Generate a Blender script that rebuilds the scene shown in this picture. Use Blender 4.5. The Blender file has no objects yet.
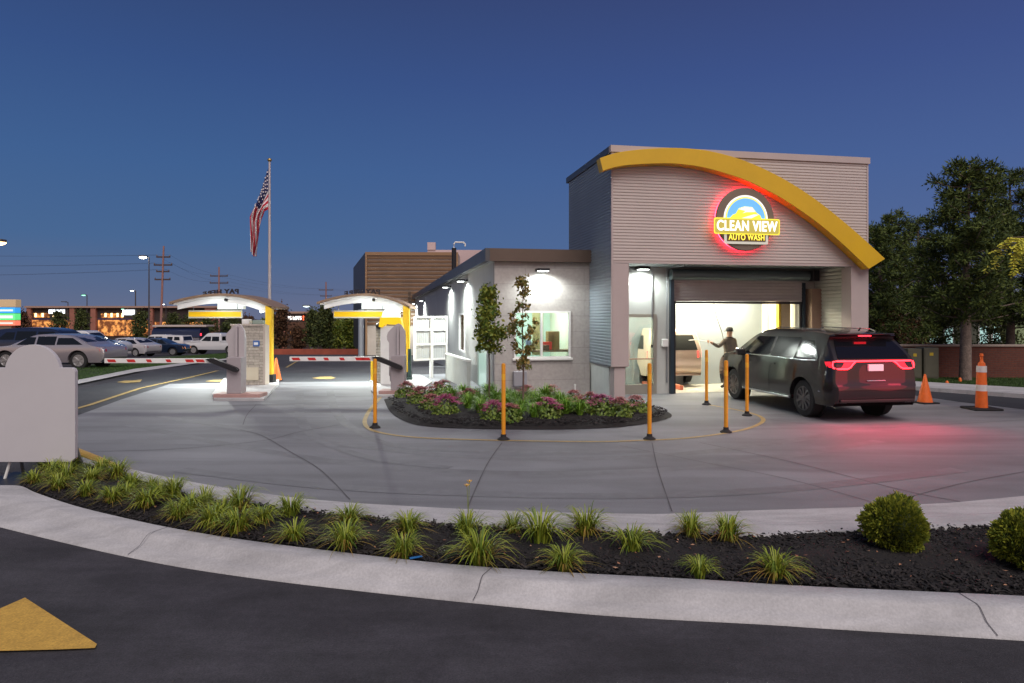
import bpy, bmesh, math, random
from mathutils import Vector, Matrix
R = math.radians
random.seed(7)
sc = bpy.context.scene
COL = sc.collection
FPX, HC, HY = 683.0, 2.1, 316.0

# ---------------------------------------------------------------- terrain and survey helpers
def g(Y):                                   # the land falls gently away beyond the car wash
    if Y < 27: return 0.0
    return max(-6.0, -0.04*(Y-27))
def at(px, Y, py=None):                     # bearing + distance -> place
    return Vector(((px-512)/FPX*Y, Y, 0 if py is None else HC-(py-HY)*Y/FPX))
def G(px, py, z=0.0):                       # point of the ground (or of height z) seen there
    Y = (HC-z)*FPX/(py-HY)
    if z == 0 and Y > 27:
        a, b = 27.0, 400.0
        for _ in range(40):
            m = (a+b)/2
            if HY+(HC-g(m))*FPX/m > py: a = m
            else: b = m
        Y = a
        return Vector(((px-512)/FPX*Y, Y, g(Y)))
    return Vector(((px-512)/FPX*Y, Y, z))

# ---------------------------------------------------------------- materials
MATS = {}
def mat(name, col, rough=.6, metal=0, emit=None, estr=0, var=0, vscale=3, bump=0, bscale=40, col2=None,
        coat=0, spec=.5, trans=0, island=False, detail=6, alpha=1):
    if name in MATS: return MATS[name]
    m = bpy.data.materials.new(name); m.use_nodes = True; MATS[name] = m
    nt = m.node_tree; N = nt.nodes; L = nt.links
    b = N['Principled BSDF']
    b.inputs['Base Color'].default_value = (*col, 1)
    b.inputs['Roughness'].default_value = rough
    b.inputs['Metallic'].default_value = metal
    b.inputs['Specular IOR Level'].default_value = spec
    b.inputs['Coat Weight'].default_value = coat
    b.inputs['Transmission Weight'].default_value = trans
    b.inputs['Alpha'].default_value = alpha
    if emit:
        b.inputs['Emission Color'].default_value = (*emit, 1)
        b.inputs['Emission Strength'].default_value = estr
    tc = N.new('ShaderNodeTexCoord')
    if island:
        gi = N.new('ShaderNodeNewGeometry'); mx = N.new('ShaderNodeMix'); mx.data_type = 'RGBA'
        L.new(gi.outputs['Random Per Island'], mx.inputs[0])
        mx.inputs[6].default_value = (*col, 1); mx.inputs[7].default_value = (*(col2 or col), 1)
        L.new(mx.outputs[2], b.inputs['Base Color'])
    elif var or col2:
        n = N.new('ShaderNodeTexNoise'); n.inputs['Scale'].default_value = vscale; n.inputs['Detail'].default_value = detail
        n.inputs['Roughness'].default_value = .65
        L.new(tc.outputs['Object'], n.inputs['Vector'])
        r = N.new('ShaderNodeValToRGB')
        c2 = col2 or tuple(min(1, c*(1+var)) for c in col)
        c1 = col if col2 else tuple(c*(1-var) for c in col)
        r.color_ramp.elements[0].position = .35; r.color_ramp.elements[1].position = .65
        r.color_ramp.elements[0].color = (*c1, 1); r.color_ramp.elements[1].color = (*c2, 1)
        L.new(n.outputs['Fac'], r.inputs['Fac']); L.new(r.outputs['Color'], b.inputs['Base Color'])
    if bump:
        n2 = N.new('ShaderNodeTexNoise'); n2.inputs['Scale'].default_value = bscale; n2.inputs['Detail'].default_value = 5
        L.new(tc.outputs['Object'], n2.inputs['Vector'])
        bp = N.new('ShaderNodeBump'); bp.inputs['Strength'].default_value = bump; bp.inputs['Distance'].default_value = .01
        L.new(n2.outputs['Fac'], bp.inputs['Height']); L.new(bp.outputs['Normal'], b.inputs['Normal'])
    return m

def two_scale(m, fine_scale, amount, streak=None, s_amount=.15):
    """multiply the colour of m by a second, finer noise and optional streak noise (real grain and wear)"""
    nt = m.node_tree; N = nt.nodes; L = nt.links; b = N['Principled BSDF']
    src = b.inputs['Base Color'].links[0].from_socket if b.inputs['Base Color'].links else None
    tc = N.new('ShaderNodeTexCoord')
    n = N.new('ShaderNodeTexNoise'); n.inputs['Scale'].default_value = fine_scale; n.inputs['Detail'].default_value = 3
    L.new(tc.outputs['Object'], n.inputs['Vector'])
    mr = N.new('ShaderNodeMapRange'); mr.inputs[1].default_value = .3; mr.inputs[2].default_value = .7
    mr.inputs[3].default_value = 1-amount; mr.inputs[4].default_value = 1+amount
    L.new(n.outputs['Fac'], mr.inputs[0])
    fac = mr.outputs[0]
    if streak:
        mp = N.new('ShaderNodeMapping'); mp.inputs['Scale'].default_value = streak; L.new(tc.outputs['Object'], mp.inputs[0])
        n3 = N.new('ShaderNodeTexNoise'); n3.inputs['Scale'].default_value = 1; n3.inputs['Detail'].default_value = 6
        n3.inputs['Distortion'].default_value = .8
        L.new(mp.outputs[0], n3.inputs['Vector'])
        m3 = N.new('ShaderNodeMapRange'); m3.inputs[1].default_value = .35; m3.inputs[2].default_value = .65
        m3.inputs[3].default_value = 1-s_amount; m3.inputs[4].default_value = 1+s_amount
        L.new(n3.outputs['Fac'], m3.inputs[0])
        mu = N.new('ShaderNodeMath'); mu.operation = 'MULTIPLY'; L.new(fac, mu.inputs[0]); L.new(m3.outputs[0], mu.inputs[1]); fac = mu.outputs[0]
    vm = N.new('ShaderNodeVectorMath'); vm.operation = 'SCALE'
    if src: L.new(src, vm.inputs[0])
    else: vm.inputs[0].default_value = b.inputs['Base Color'].default_value[:3]
    L.new(fac, vm.inputs['Scale']); L.new(vm.outputs[0], b.inputs['Base Color'])
    return m

def brick_mat(name, c1, c2, mortar, bw, bh, msize=.012, rough=.8, swap=True, grain=.08, bumpd=.4):
    m = bpy.data.materials.new(name); m.use_nodes = True; MATS[name] = m
    nt = m.node_tree; N = nt.nodes; L = nt.links; b = N['Principled BSDF']; b.inputs['Roughness'].default_value = rough
    tc = N.new('ShaderNodeTexCoord'); sx = N.new('ShaderNodeSeparateXYZ'); cx = N.new('ShaderNodeCombineXYZ')
    L.new(tc.outputs['Object'], sx.inputs[0])
    ad = N.new('ShaderNodeMath'); ad.operation = 'ADD'; L.new(sx.outputs[0], ad.inputs[0]); L.new(sx.outputs[1], ad.inputs[1])
    L.new(ad.outputs[0], cx.inputs[0]); L.new(sx.outputs[2], cx.inputs[1])
    br = N.new('ShaderNodeTexBrick'); L.new(cx.outputs[0], br.inputs['Vector'])
    br.inputs['Color1'].default_value = (*c1, 1); br.inputs['Color2'].default_value = (*c2, 1); br.inputs['Mortar'].default_value = (*mortar, 1)
    br.inputs['Scale'].default_value = 1; br.inputs['Brick Width'].default_value = bw; br.inputs['Row Height'].default_value = bh
    br.inputs['Mortar Size'].default_value = msize; br.inputs['Mortar Smooth'].default_value = .3
    L.new(br.outputs['Color'], b.inputs['Base Color'])
    bp = N.new('ShaderNodeBump'); bp.inputs['Strength'].default_value = bumpd; bp.inputs['Distance'].default_value = .008; bp.invert = True
    L.new(br.outputs['Fac'], bp.inputs['Height']); L.new(bp.outputs['Normal'], b.inputs['Normal'])
    two_scale(m, 14, grain)
    return m

asphalt = two_scale(two_scale(mat('asphalt', (.036, .034, .041), .85, var=.30, vscale=.9, bump=.9, bscale=110), 75, .35, (.7, 3.0, 1), .20), 18, .14)
lane_asphalt = two_scale(mat('lane_asphalt', (.035, .036, .042), .8, var=.2, vscale=.7, bump=.4, bscale=90), 90, .25)
concrete = two_scale(mat('concrete', (.166, .170, .186), .78, var=.12, vscale=.35, bump=.25, bscale=120), 60, .08, (.25, 1.3, 1), .17)
curb_m = two_scale(mat('curb_concrete', (.40, .395, .405), .85, var=.09, vscale=1.6, bump=.5, bscale=90), 55, .10, (1.2, 5, 1), .12)
mulch_m = mat('mulch', (.006, .005, .006), .95, col2=(.014, .011, .010), vscale=30, bump=.9, bscale=60)
chip_m = mat('mulch_chip', (.004, .004, .005), .8, col2=(.024, .019, .018), island=True)
grass_m = two_scale(mat('lawn_soil', (.020, .040, .008), .95, var=.35, vscale=1.3, bump=.6, bscale=50), 22, .3)
soil = mat('soil', (.02, .022, .014), .95, var=.3, vscale=.2)
yellow_paint = two_scale(mat('yellow_paint', (.50, .30, .055), .7, var=.12, vscale=9), 70, .22)
line_paint = two_scale(mat('faded_line_paint', (.33, .235, .085), .7, var=.15, vscale=6), 70, .22)
wall_panel = brick_mat('wall_panel', (.385, .36, .345), (.365, .345, .33), (.31, .29, .28), 1.6, .42, .010, .75, bumpd=.2)
stone = brick_mat('stone_veneer', (.46, .42, .36), (.32, .29, .25), (.24, .22, .19), .34, .085, .009, .85, grain=.2)
red_brick = brick_mat('red_brick', (.135, .042, .026), (.105, .032, .022), (.09, .05, .04), .22, .075, .01, .9, grain=.15)
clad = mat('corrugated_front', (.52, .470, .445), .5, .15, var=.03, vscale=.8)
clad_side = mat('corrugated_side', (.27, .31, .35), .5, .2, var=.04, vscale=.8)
trim = mat('pale_trim', (.42, .355, .345), .55, var=.03, vscale=2)
dark_fascia = mat('bronze_fascia', (.115, .085, .068), .45, .3, var=.08, vscale=2)
blue_fascia = mat('slate_fascia', (.085, .09, .10), .45, .3, var=.08, vscale=2)
yellow_beam = mat('yellow_beam', (.60, .37, .008), .45, var=.05, vscale=1.5, coat=.15)
yellow_metal = mat('yellow_metal', (.78, .50, .015), .5, var=.04, vscale=3)
orange_plastic = mat('orange_plastic', (.70, .28, .012), .5, var=.08, vscale=8)
cone_orange = mat('cone_orange', (.80, .155, .02), .55, var=.1, vscale=8)
white_band = mat('reflective_white', (.7, .7, .68), .4, var=.06, vscale=10)
rubber = mat('black_rubber', (.012, .012, .013), .75, bump=.3, bscale=60)
white_paint = mat('white_paint', (.72, .72, .70), .5, var=.04, vscale=4)
lav = mat('grey_powder_coat', (.42, .385, .40), .55, var=.03, vscale=2.5)
lav_d = mat('grey_cabinet_coat', (.33, .295, .31), .55, var=.04, vscale=2.5)
plinth_m = mat('reddish_plinth', (.36, .22, .20), .7, var=.12, vscale=5)
dark_metal = mat('dark_metal', (.03, .03, .034), .45, .5)
grey_metal = mat('grey_metal', (.25, .26, .28), .45, .5, var=.06, vscale=3)
brown_slats = mat('brown_slats', (.17, .095, .05), .55, .1, var=.2, vscale=.5)
cream_wall = mat('cream_wall', (.76, .72, .58), .6, var=.05, vscale=.9)
beige_wall = mat('beige_wall', (.45, .39, .34), .7, var=.05, vscale=2)
glass = mat('window_glass', (.75, .85, .85), .04, trans=1, spec=.5)
dark_glass = mat('tinted_glass', (.006, .007, .010), .08, spec=.45)
green_room = mat('green_room', (.50, .62, .55), .7)
pole_m = mat('pole_metal', (.35, .33, .34), .4, .4)
wood_pole = mat('wooden_pole', (.30, .15, .13), .85, var=.15, vscale=4)
bark = two_scale(mat('pine_bark', (.20, .155, .13), .95, var=.3, vscale=6, bump=.9, bscale=22), 30, .3)
thin_bark = mat('young_bark', (.13, .085, .07), .9, var=.2, vscale=12)
needle = mat('pine_needle', (.014, .036, .007), .8, col2=(.105, .140, .018), island=True)
leaf_a = mat('maple_leaf', (.050, .115, .012), .6, col2=(.25, .26, .025), island=True)
leaf_b = mat('autumn_leaf', (.070, .12, .018), .6, col2=(.30, .19, .05), island=True)
leaf_far = mat('far_leaf', (.020, .038, .008), .8, col2=(.085, .10, .016), island=True)
leaf_rust = mat('rust_leaf', (.035, .018, .008), .8, col2=(.12, .05, .016), island=True)
leaf_gold = mat('locust_leaf', (.30, .32, .02), .6, col2=(.55, .50, .04), island=True)
blade_g = mat('lily_blade', (.065, .130, .010), .55, col2=(.33, .37, .032), island=True)
blade_y = mat('lily_blade_turning', (.11, .11, .015), .6, col2=(.33, .20, .035), island=True)
grass_blade = mat('bright_blade', (.07, .19, .012), .55, col2=(.20, .36, .03), island=True)
lawn_blade = mat('lawn_blade', (.022, .058, .008), .7, col2=(.050, .105, .014), island=True)
sedum_leaf = mat('sedum_leaf', (.06, .12, .015), .6, col2=(.20, .27, .04), island=True)
sedum_top = mat('sedum_bloom', (.26, .06, .08), .7, col2=(.55, .24, .22), island=True)
sedum_pink = mat('sedum_bloom_pink', (.30, .03, .13), .7, col2=(.55, .12, .26), island=True)
arbor = mat('arborvitae_spray', (.06, .10, .007), .7, col2=(.30, .31, .024), island=True)
arbor_core = mat('arborvitae_core', (.02, .03, .006), .9)
tyre_m = mat('tyre', (.014, .014, .015), .8, bump=.2, bscale=60)
rim_m = mat('rim', (.42, .42, .43), .3, .7)
rim_d = mat('dark_rim', (.14, .14, .15), .3, .8)
def lamp_mat(name, c, s): return mat(name, c, .5, emit=c, estr=s)

# ---------------------------------------------------------------- mesh builder
class MB:
    def __init__(s): s.v = []; s.f = []
    def add(s, vs, fs):
        o = len(s.v); s.v += [tuple(p) for p in vs]; s.f += [tuple(i+o for i in f) for f in fs]; return s
    def box(s, x0, x1, y0, y1, z0, z1):
        v = [(x, y, z) for z in (z0, z1) for y in (y0, y1) for x in (x0, x1)]
        return s.add(v, [(0,2,3,1), (4,5,7,6), (0,1,5,4), (2,6,7,3), (0,4,6,2), (1,3,7,5)])
    def cbox(s, x0, x1, y0, y1, z0, z1, c=.01):          # box with chamfered edges
        bm = bmesh.new(); m = MB().box(x0, x1, y0, y1, z0, z1)
        vs = [bm.verts.new(p) for p in m.v]
        for f in m.f: bm.faces.new([vs[i] for i in f])
        bmesh.ops.bevel(bm, geom=list(bm.edges), offset=c, segments=2, affect='EDGES', profile=.5)
        bm.verts.index_update()
        s.add([v.co.copy() for v in bm.verts], [[v.index for v in f.verts] for f in bm.faces]); bm.free(); return s
    def tube(s, pts, r, n=8, caps=True, r2=None):
        pts = [Vector(p) for p in pts]; k = len(pts); vs = []; fs = []
        up = Vector((0, 0, 1))
        for i, p in enumerate(pts):
            d = (pts[min(i+1, k-1)]-pts[max(i-1, 0)]).normalized()
            a = d.cross(up)
            if a.length < .05: a = d.cross(Vector((1, 0, 0)))
            a.normalize(); b = a.cross(d).normalized()
            rr = r[i] if isinstance(r, (list, tuple)) else (r if r2 is None else r+(r2-r)*i/(k-1))
            for j in range(n):
                t = 2*math.pi*j/n; vs.append(p+(a*math.cos(t)+b*math.sin(t))*rr)
        for i in range(k-1):
            for j in range(n): fs.append((i*n+j, i*n+(j+1) % n, (i+1)*n+(j+1) % n, (i+1)*n+j))
        if caps: fs += [tuple(reversed(range(n))), tuple(range((k-1)*n, k*n))]
        return s.add(vs, fs)
    def lathe(s, prof, n=20, c=(0, 0, 0), axis='z'):
        vs = []; fs = []; k = len(prof)
        for r, h in prof:
            for j in range(n):
                t = 2*math.pi*j/n; a, b = r*math.cos(t), r*math.sin(t)
                p = (a, b, h) if axis == 'z' else ((a, h, b) if axis == 'y' else (h, a, b))
                vs.append((p[0]+c[0], p[1]+c[1], p[2]+c[2]))
        for i in range(k-1):
            for j in range(n): fs.append((i*n+j, i*n+(j+1) % n, (i+1)*n+(j+1) % n, (i+1)*n+j))
        fs += [tuple(reversed(range(n))), tuple(range((k-1)*n, k*n))]
        return s.add(vs, fs)
    def prism(s, poly, a0, a1, axis='y'):                # poly in the two other axes
        n = len(poly)
        def P(p, a): return (p[0], a, p[1]) if axis == 'y' else ((a, p[0], p[1]) if axis == 'x' else (p[0], p[1], a))
        vs = [P(p, a0) for p in poly]+[P(p, a1) for p in poly]
        fs = [tuple(reversed(range(n))), tuple(range(n, 2*n))]+[(i, (i+1) % n, n+(i+1) % n, n+i) for i in range(n)]
        return s.add(vs, fs)
    def grid(s, rows):
        k = len(rows[0]); vs = [p for r in rows for p in r]
        return s.add(vs, [(i*k+j, i*k+j+1, (i+1)*k+j+1, (i+1)*k+j) for i in range(len(rows)-1) for j in range(k-1)])
    def build(s, name, m, parent=None, loc=None, rz=0, smooth=False, fix=True, kind=None):
        me = bpy.data.meshes.new(name); me.from_pydata([tuple(p) for p in s.v], [], s.f)
        if fix:
            bm = bmesh.new(); bm.from_mesh(me); bmesh.ops.recalc_face_normals(bm, faces=bm.faces); bm.to_mesh(me); bm.free()
        for mm in (m if isinstance(m, (list, tuple)) else [m]): me.materials.append(mm)
        if smooth is True or smooth:
            me.shade_smooth()
            if smooth is not True: me.set_sharp_from_angle(angle=R(smooth))
        o = bpy.data.objects.new(name, me); COL.objects.link(o)
        if parent: o.parent = parent
        if loc is not None: o.location = loc
        if rz: o.rotation_euler = (0, 0, rz)
        if kind: o['kind'] = kind
        return o
def tag(o, label, cat, group=None, kind=None):
    if label: o['label'] = label
    if cat: o['category'] = cat
    if group: o['group'] = group
    if kind: o['kind'] = kind
    return o
def thing(name, label, cat, loc=(0, 0, 0), rz=0, group=None):
    o = bpy.data.objects.new(name, None); COL.objects.link(o); o.location = loc; o.rotation_euler = (0, 0, rz)
    o.empty_display_size = .2
    return tag(o, label, cat, group)
def dup(root, loc, rz=None, label=None, scale=None):
    r = root.copy(); COL.objects.link(r); r.location = loc
    if rz is not None: r.rotation_euler = (0, 0, rz)
    if label: r['label'] = label
    if scale: r.scale = scale if isinstance(scale, tuple) else (scale,)*3
    for ch in list(root.children):
        c = ch.copy(); COL.objects.link(c); c.parent = r
        for gch in list(ch.children):
            d = gch.copy(); COL.objects.link(d); d.parent = c
    return r
def text_mb(txt, size, depth, bold=.0):
    cu = bpy.data.curves.new('t', 'FONT'); cu.body = txt; cu.size = size; cu.extrude = depth; cu.offset = bold
    cu.space_character = 1.08; cu.align_x = 'CENTER'; cu.align_y = 'CENTER'
    o = bpy.data.objects.new('t', cu); COL.objects.link(o)
    dg = bpy.context.evaluated_depsgraph_get(); me = bpy.data.meshes.new_from_object(o.evaluated_get(dg))
    m = MB().add([v.co.copy() for v in me.vertices], [tuple(p.vertices) for p in me.polygons])
    bpy.data.objects.remove(o); bpy.data.curves.remove(cu); bpy.data.meshes.remove(me)
    m.v = [(x, -z, y) for x, y, z in m.v]              # stands upright, reads from -y
    return m
def lerpl(L, x):
    for (a, b), (c, d) in zip(L, L[1:]):
        if x <= c: return b+(d-b)*max(0, (x-a))/(c-a)
    return L[-1][1]
def smooth_poly(pts, n=6):                             # Catmull-Rom through points
    out = []; P = [Vector(p) for p in pts]
    for i in range(len(P)-1):
        a = P[max(i-1, 0)]; b = P[i]; c = P[i+1]; d = P[min(i+2, len(P)-1)]
        for k in range(n):
            t = k/n
            out.append(.5*((2*b)+(-a+c)*t+(2*a-5*b+4*c-d)*t*t+(-a+3*b-3*c+d)*t**3))
    out.append(P[-1]); return out

# ---------------------------------------------------------------- camera, sky, sun
cam_d = bpy.data.cameras.new('camera'); cam = bpy.data.objects.new('camera', cam_d); COL.objects.link(cam); sc.camera = cam
cam.location = (0, 0, HC); cam.rotation_euler = (R(90), 0, 0)
cam_d.sensor_width = 36; cam_d.lens = 36*FPX/1024; cam_d.shift_y = (HY-341.5)/1024; cam_d.clip_end = 3000; cam_d.clip_start = .1
w = bpy.data.worlds.new('World'); sc.world = w; w.use_nodes = True
N = w.node_tree.nodes; L = w.node_tree.links; bg = N['Background']
tc = N.new('ShaderNodeTexCoord'); sx = N.new('ShaderNodeSeparateXYZ'); L.new(tc.outputs['Generated'], sx.inputs[0])
def ramp(stops, src):
    r = N.new('ShaderNodeValToRGB'); cr = r.color_ramp
    cr.elements[0].position, cr.elements[0].color = stops[0][0], (*stops[0][1], 1)
    cr.elements[1].position, cr.elements[1].color = stops[-1][0], (*stops[-1][1], 1)
    for p, c in stops[1:-1]:
        e = cr.elements.new(p); e.color = (*c, 1)
    L.new(src, r.inputs['Fac']); return r.outputs['Color']
east = ramp([(0, (.125, .148, .240)), (.035, (.098, .138, .248)), (.10, (.062, .130, .275)), (.20, (.048, .112, .270)),
             (.32, (.036, .080, .225)), (.45, (.030, .055, .155)), (1, (.030, .042, .11))], sx.outputs[2])
west = ramp([(0, (.62, .42, .30)), (.08, (.60, .45, .36)), (.25, (.36, .35, .38)), (.5, (.17, .21, .30)), (1, (.05, .075, .15))], sx.outputs[2])
mrw = N.new('ShaderNodeMapRange'); mrw.interpolation_type = 'SMOOTHSTEP'
mrw.inputs[1].default_value = .1; mrw.inputs[2].default_value = -.75; mrw.inputs[3].default_value = 0; mrw.inputs[4].default_value = 1
L.new(sx.outputs[1], mrw.inputs[0])
mxw = N.new('ShaderNodeMix'); mxw.data_type = 'RGBA'; L.new(mrw.outputs[0], mxw.inputs[0]); L.new(east, mxw.inputs[6]); L.new(west, mxw.inputs[7])
# the right hand side of the sky is a little more violet
mrx = N.new('ShaderNodeMapRange'); mrx.inputs[1].default_value = -.4; mrx.inputs[2].default_value = .6; mrx.inputs[3].default_value = 0; mrx.inputs[4].default_value = 1
L.new(sx.outputs[0], mrx.inputs[0])
vio = N.new('ShaderNodeMix'); vio.data_type = 'RGBA'; vio.blend_type = 'MULTIPLY'; L.new(mrx.outputs[0], vio.inputs[0])
L.new(mxw.outputs[2], vio.inputs[6]); vio.inputs[7].default_value = (1.30, 1.0, 1.06, 1)
L.new(vio.outputs[2], bg.inputs['Color']); bg.inputs['Strength'].default_value = 1.06
sd = bpy.data.lights.new('dusk_glow_sun', 'SUN'); so = bpy.data.objects.new('dusk_glow_sun', sd); COL.objects.link(so)
sd.energy = 2.75; sd.angle = R(50); sd.color = (1, .90, .83); so.rotation_euler = (R(38), 0, R(18))
sc.view_settings.view_transform = 'Standard'; sc.view_settings.look = 'None'; sc.view_settings.exposure = 0; sc.view_settings.gamma = 1
sc.render.engine = 'CYCLES'
def lamp(kind, loc, power, col=(1, 1, 1), size=.2, spot=None, rot=(0, 0, 0), name='lamp_light', parent=None, size_y=None, blend=.5):
    d = bpy.data.lights.new(name, kind); d.energy = power; d.color = col
    if kind == 'AREA':
        d.size = size
        if size_y: d.shape = 'RECTANGLE'; d.size_y = size_y
    else: d.shadow_soft_size = size
    if kind == 'SPOT': d.spot_size = R(spot); d.spot_blend = blend
    o = bpy.data.objects.new(name, d); COL.objects.link(o); o.location = loc; o.rotation_euler = rot
    if parent: o.parent = parent
    return o

# ---------------------------------------------------------------- ground
ys = [-30, -10, 0, 5, 10, 15, 20, 24, 27, 30, 35, 40, 50, 60, 80, 100, 130, 177, 200, 400, 1500]
m = MB(); m.grid([[(x, y, g(y)-.012) for x in (-1500, -300, -100, -50, -25, -10, 0, 10, 25, 50, 100, 300, 1500)] for y in ys])
m.build('ground', asphalt, kind='structure')
def sheet(name, pts, z, m_, kind='structure', flat=False):
    P = [G(*p) for p in pts]
    mb = MB(); mb.add([(p.x, p.y, p.z+z) for p in P], [tuple(range(len(P)))])
    return mb.build(name, m_, kind=kind, fix=False)
def fix_up(o):
    me = o.data
    bm = bmesh.new(); bm.from_mesh(me); bmesh.ops.triangulate(bm, faces=bm.faces[:])
    bmesh.ops.recalc_face_normals(bm, faces=bm.faces)
    for f in bm.faces:
        if f.normal.z < 0: f.normal_flip()
    bm.to_mesh(me); bm.free()
back_top = [(111, 467), (126, 468.5), (160, 476), (200, 484), (250, 492), (300, 499), (361, 504), (450, 509), (553, 513), (660, 514.7), (738, 511.5), (850, 508), (950, 503.5), (1024, 496.5), (1150, 485), (1400, 472)]
cpoly = [(60, 446), (20, 434), (45, 427), (90, 411), (120, 400), (170, 384), (222, 383.2), (300, 382.0), (372, 381.6), (408, 376), (430, 366), (560, 368), (690, 372), (870, 384), (917, 396), (960, 402), (1024, 409.5), (1400, 447)]+back_top[::-1]
o = sheet('concrete_drive', cpoly, .002, concrete); fix_up(o)
# asphalt lanes beyond the gates
o = sheet('road', [(222, 383.4), (300, 382.2), (372, 381.8), (404, 376), (398, 352), (372, 350), (318, 349), (262, 351), (225, 362), (165, 369), (90, 386.5), (20, 405), (-60, 428), (-60, 470), (60, 446), (20, 434), (45, 427), (90, 411), (120, 400), (170, 384)], -.004, lane_asphalt); fix_up(o)
# concrete walk beside the wing
def strip(name, L1, L2, m_, z=.006, kind='structure'):
    mb = MB(); A = [G(*p) for p in L1]; B = [G(*p) for p in L2]
    mb.grid([[p+Vector((0, 0, z)) for p in A], [p+Vector((0, 0, z)) for p in B]]); o = mb.build(name, m_, kind=kind, fix=False); fix_up(o); return o
def line(name, pts, width, m_, z=.008, smooth=True, kind='structure'):
    P = [G(*p) for p in pts]
    if smooth and len(P) > 2: P = smooth_poly(P, 8)
    A = []; B = []
    for i, p in enumerate(P):
        d = (P[min(i+1, len(P)-1)]-P[max(i-1, 0)]); d.z = 0; d.normalize(); n = Vector((-d.y, d.x, 0))*width/2
        A.append(p+n+Vector((0, 0, z))); B.append(p-n+Vector((0, 0, z)))
    mb = MB(); mb.grid([A, B]); o = mb.build(name, m_, kind=kind, fix=False); fix_up(o); return o
line('lane_line', [(40, 419), (90, 405), (140, 388.5), (190, 377.5), (215, 371.5), (238, 365)], .13, line_paint, smooth=False)
line('lane_line', [(278, 373), (289, 366), (302, 358.5)], .10, line_paint, smooth=False)
line('island_line', [(381, 397), (372, 407.5), (366, 417), (365, 424), (370, 429.5), (381, 433), (402, 436.4), (436, 438.8), (503, 440.8), (592, 442), (640, 440.8), (682, 438.8), (724, 433.7), (749, 428.5), (762, 422.5), (762, 418), (752, 413.7), (731, 409), (708, 405)], .085, line_paint, z=.008)
for pts in ([(117, 382.3), (124, 380.8), (133, 380.6), (142, 379.6), (140, 382.2), (131, 382.6), (126, 383.2)],
            [(312, 378.2), (320, 376.8), (331, 376.6), (336, 378), (331, 379.2), (320, 379.2)],
            [(205, 381.5), (213, 380.0), (224, 380), (224, 381.6), (213, 381.8)]):
    fix_up(sheet('arrow_marking', pts, .006, line_paint))
fix_up(sheet('arrow_marking', [(25, 598), (97, 644.5), (95, 648.5), (60, 650), (0, 651.5), (-60, 652), (-70, 640), (-30, 622)], .004, yellow_paint))
# saw-cut joints in the concrete
joint_m = mat('joint_sealant', (.085, .082, .09), .9, var=.2, vscale=4)
for pts, wd in (([(502, 443), (487, 465), (468, 507)], .018), ([(652, 443), (658, 470), (672, 512)], .014),
            ([(90, 452), (180, 449), (262, 441), (300, 432), (340, 425)], .016), ([(240, 430), (262, 436), (290, 452), (320, 470), (350, 500)], .014),
            ([(130, 405), (200, 406), (290, 404), (362, 402)], .02), ([(700, 443), (790, 462), (900, 490), (960, 502)], .015),
            ([(620, 446), (700, 462), (790, 480), (880, 505)], .012), ([(770, 420), (850, 428), (940, 425), (1060, 418)], .014), ([(900, 500), (980, 480), (1100, 460)], .012),
            ([(243, 425), (247, 415), (256, 405)], .012)):
    line('pavement_joint', pts, wd, joint_m, z=.0075)

tm = two_scale(mat('tyre_rubbed_concrete', (.150, .153, .167), .72, var=.12, vscale=.6, bump=.2, bscale=120), 6, .09)
tk = 0
for pts, wd in (([(130, 425), (230, 445), (340, 462), (470, 472), (620, 472), (760, 460), (880, 441)], .24), ([(150, 415), (260, 432), (370, 448), (490, 458), (620, 458), (740, 448), (840, 433)], .24),
                ([(330, 390), (335, 410), (352, 428), (400, 447), (500, 452), (650, 452)], .20), ([(300, 393), (300, 415), (315, 437), (370, 458), (450, 468)], .20), ([(180, 470), (320, 486), (480, 494), (640, 496), (800, 488), (960, 470)], .26)):
    tz = .0028+.0007*tk; tk += 1; line('tyre_track', pts, wd, tm, z=tz)

# ---------------------------------------------------------------- front planting bed, kerbs
inner = [(-90, 487), (-30, 486), (0, 485), (20, 485.5), (34, 492), (72, 505), (120, 517), (169, 527.5), (241, 539.5), (340, 552), (447, 563.8), (553, 571.6), (700, 579.4), (796, 585.6), (950, 592.6), (1024, 596), (1200, 606), (1500, 628)]
outer = [(-90, 506), (-30, 518), (0, 525.6), (60, 540), (116, 552.8), (172, 564), (232, 573.5), (292, 581.5), (352, 588.5), (412, 595.2), (473, 601.5), (607, 614), (760, 622.5), (820, 626.5), (960, 635), (1040, 640), (1200, 651), (1500, 675)]
def kerb(name, L1, L2, prof, m_):
    A = smooth_poly([G(x, y, .13) for x, y in L1], 6); B = smooth_poly([G(x, y) for x, y in L2], 6)
    rows = []
    for f, z in prof: rows.append([Vector((a.x+(b.x-a.x)*f, a.y+(b.y-a.y)*f, z)) for a, b in zip(A, B)])
    mb = MB(); mb.grid(rows); o = mb.build(name, m_, fix=False, smooth=50, kind='structure')
    bm = bmesh.new(); bm.from_mesh(o.data); bmesh.ops.recalc_face_normals(bm, faces=bm.faces)
    if sum(f.normal.z for f in bm.faces) < 0:
        for f in bm.faces: f.normal_flip()
    bm.to_mesh(o.data); bm.free(); return o, A, B
fk, fA, fB = kerb('kerb', inner, outer, [(-.02, .06), (0, .125), (.03, .135), (.50, .135), (.58, .122), (.74, .055), (.82, .040), (1, .012), (1.02, -.01)], curb_m)
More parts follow.
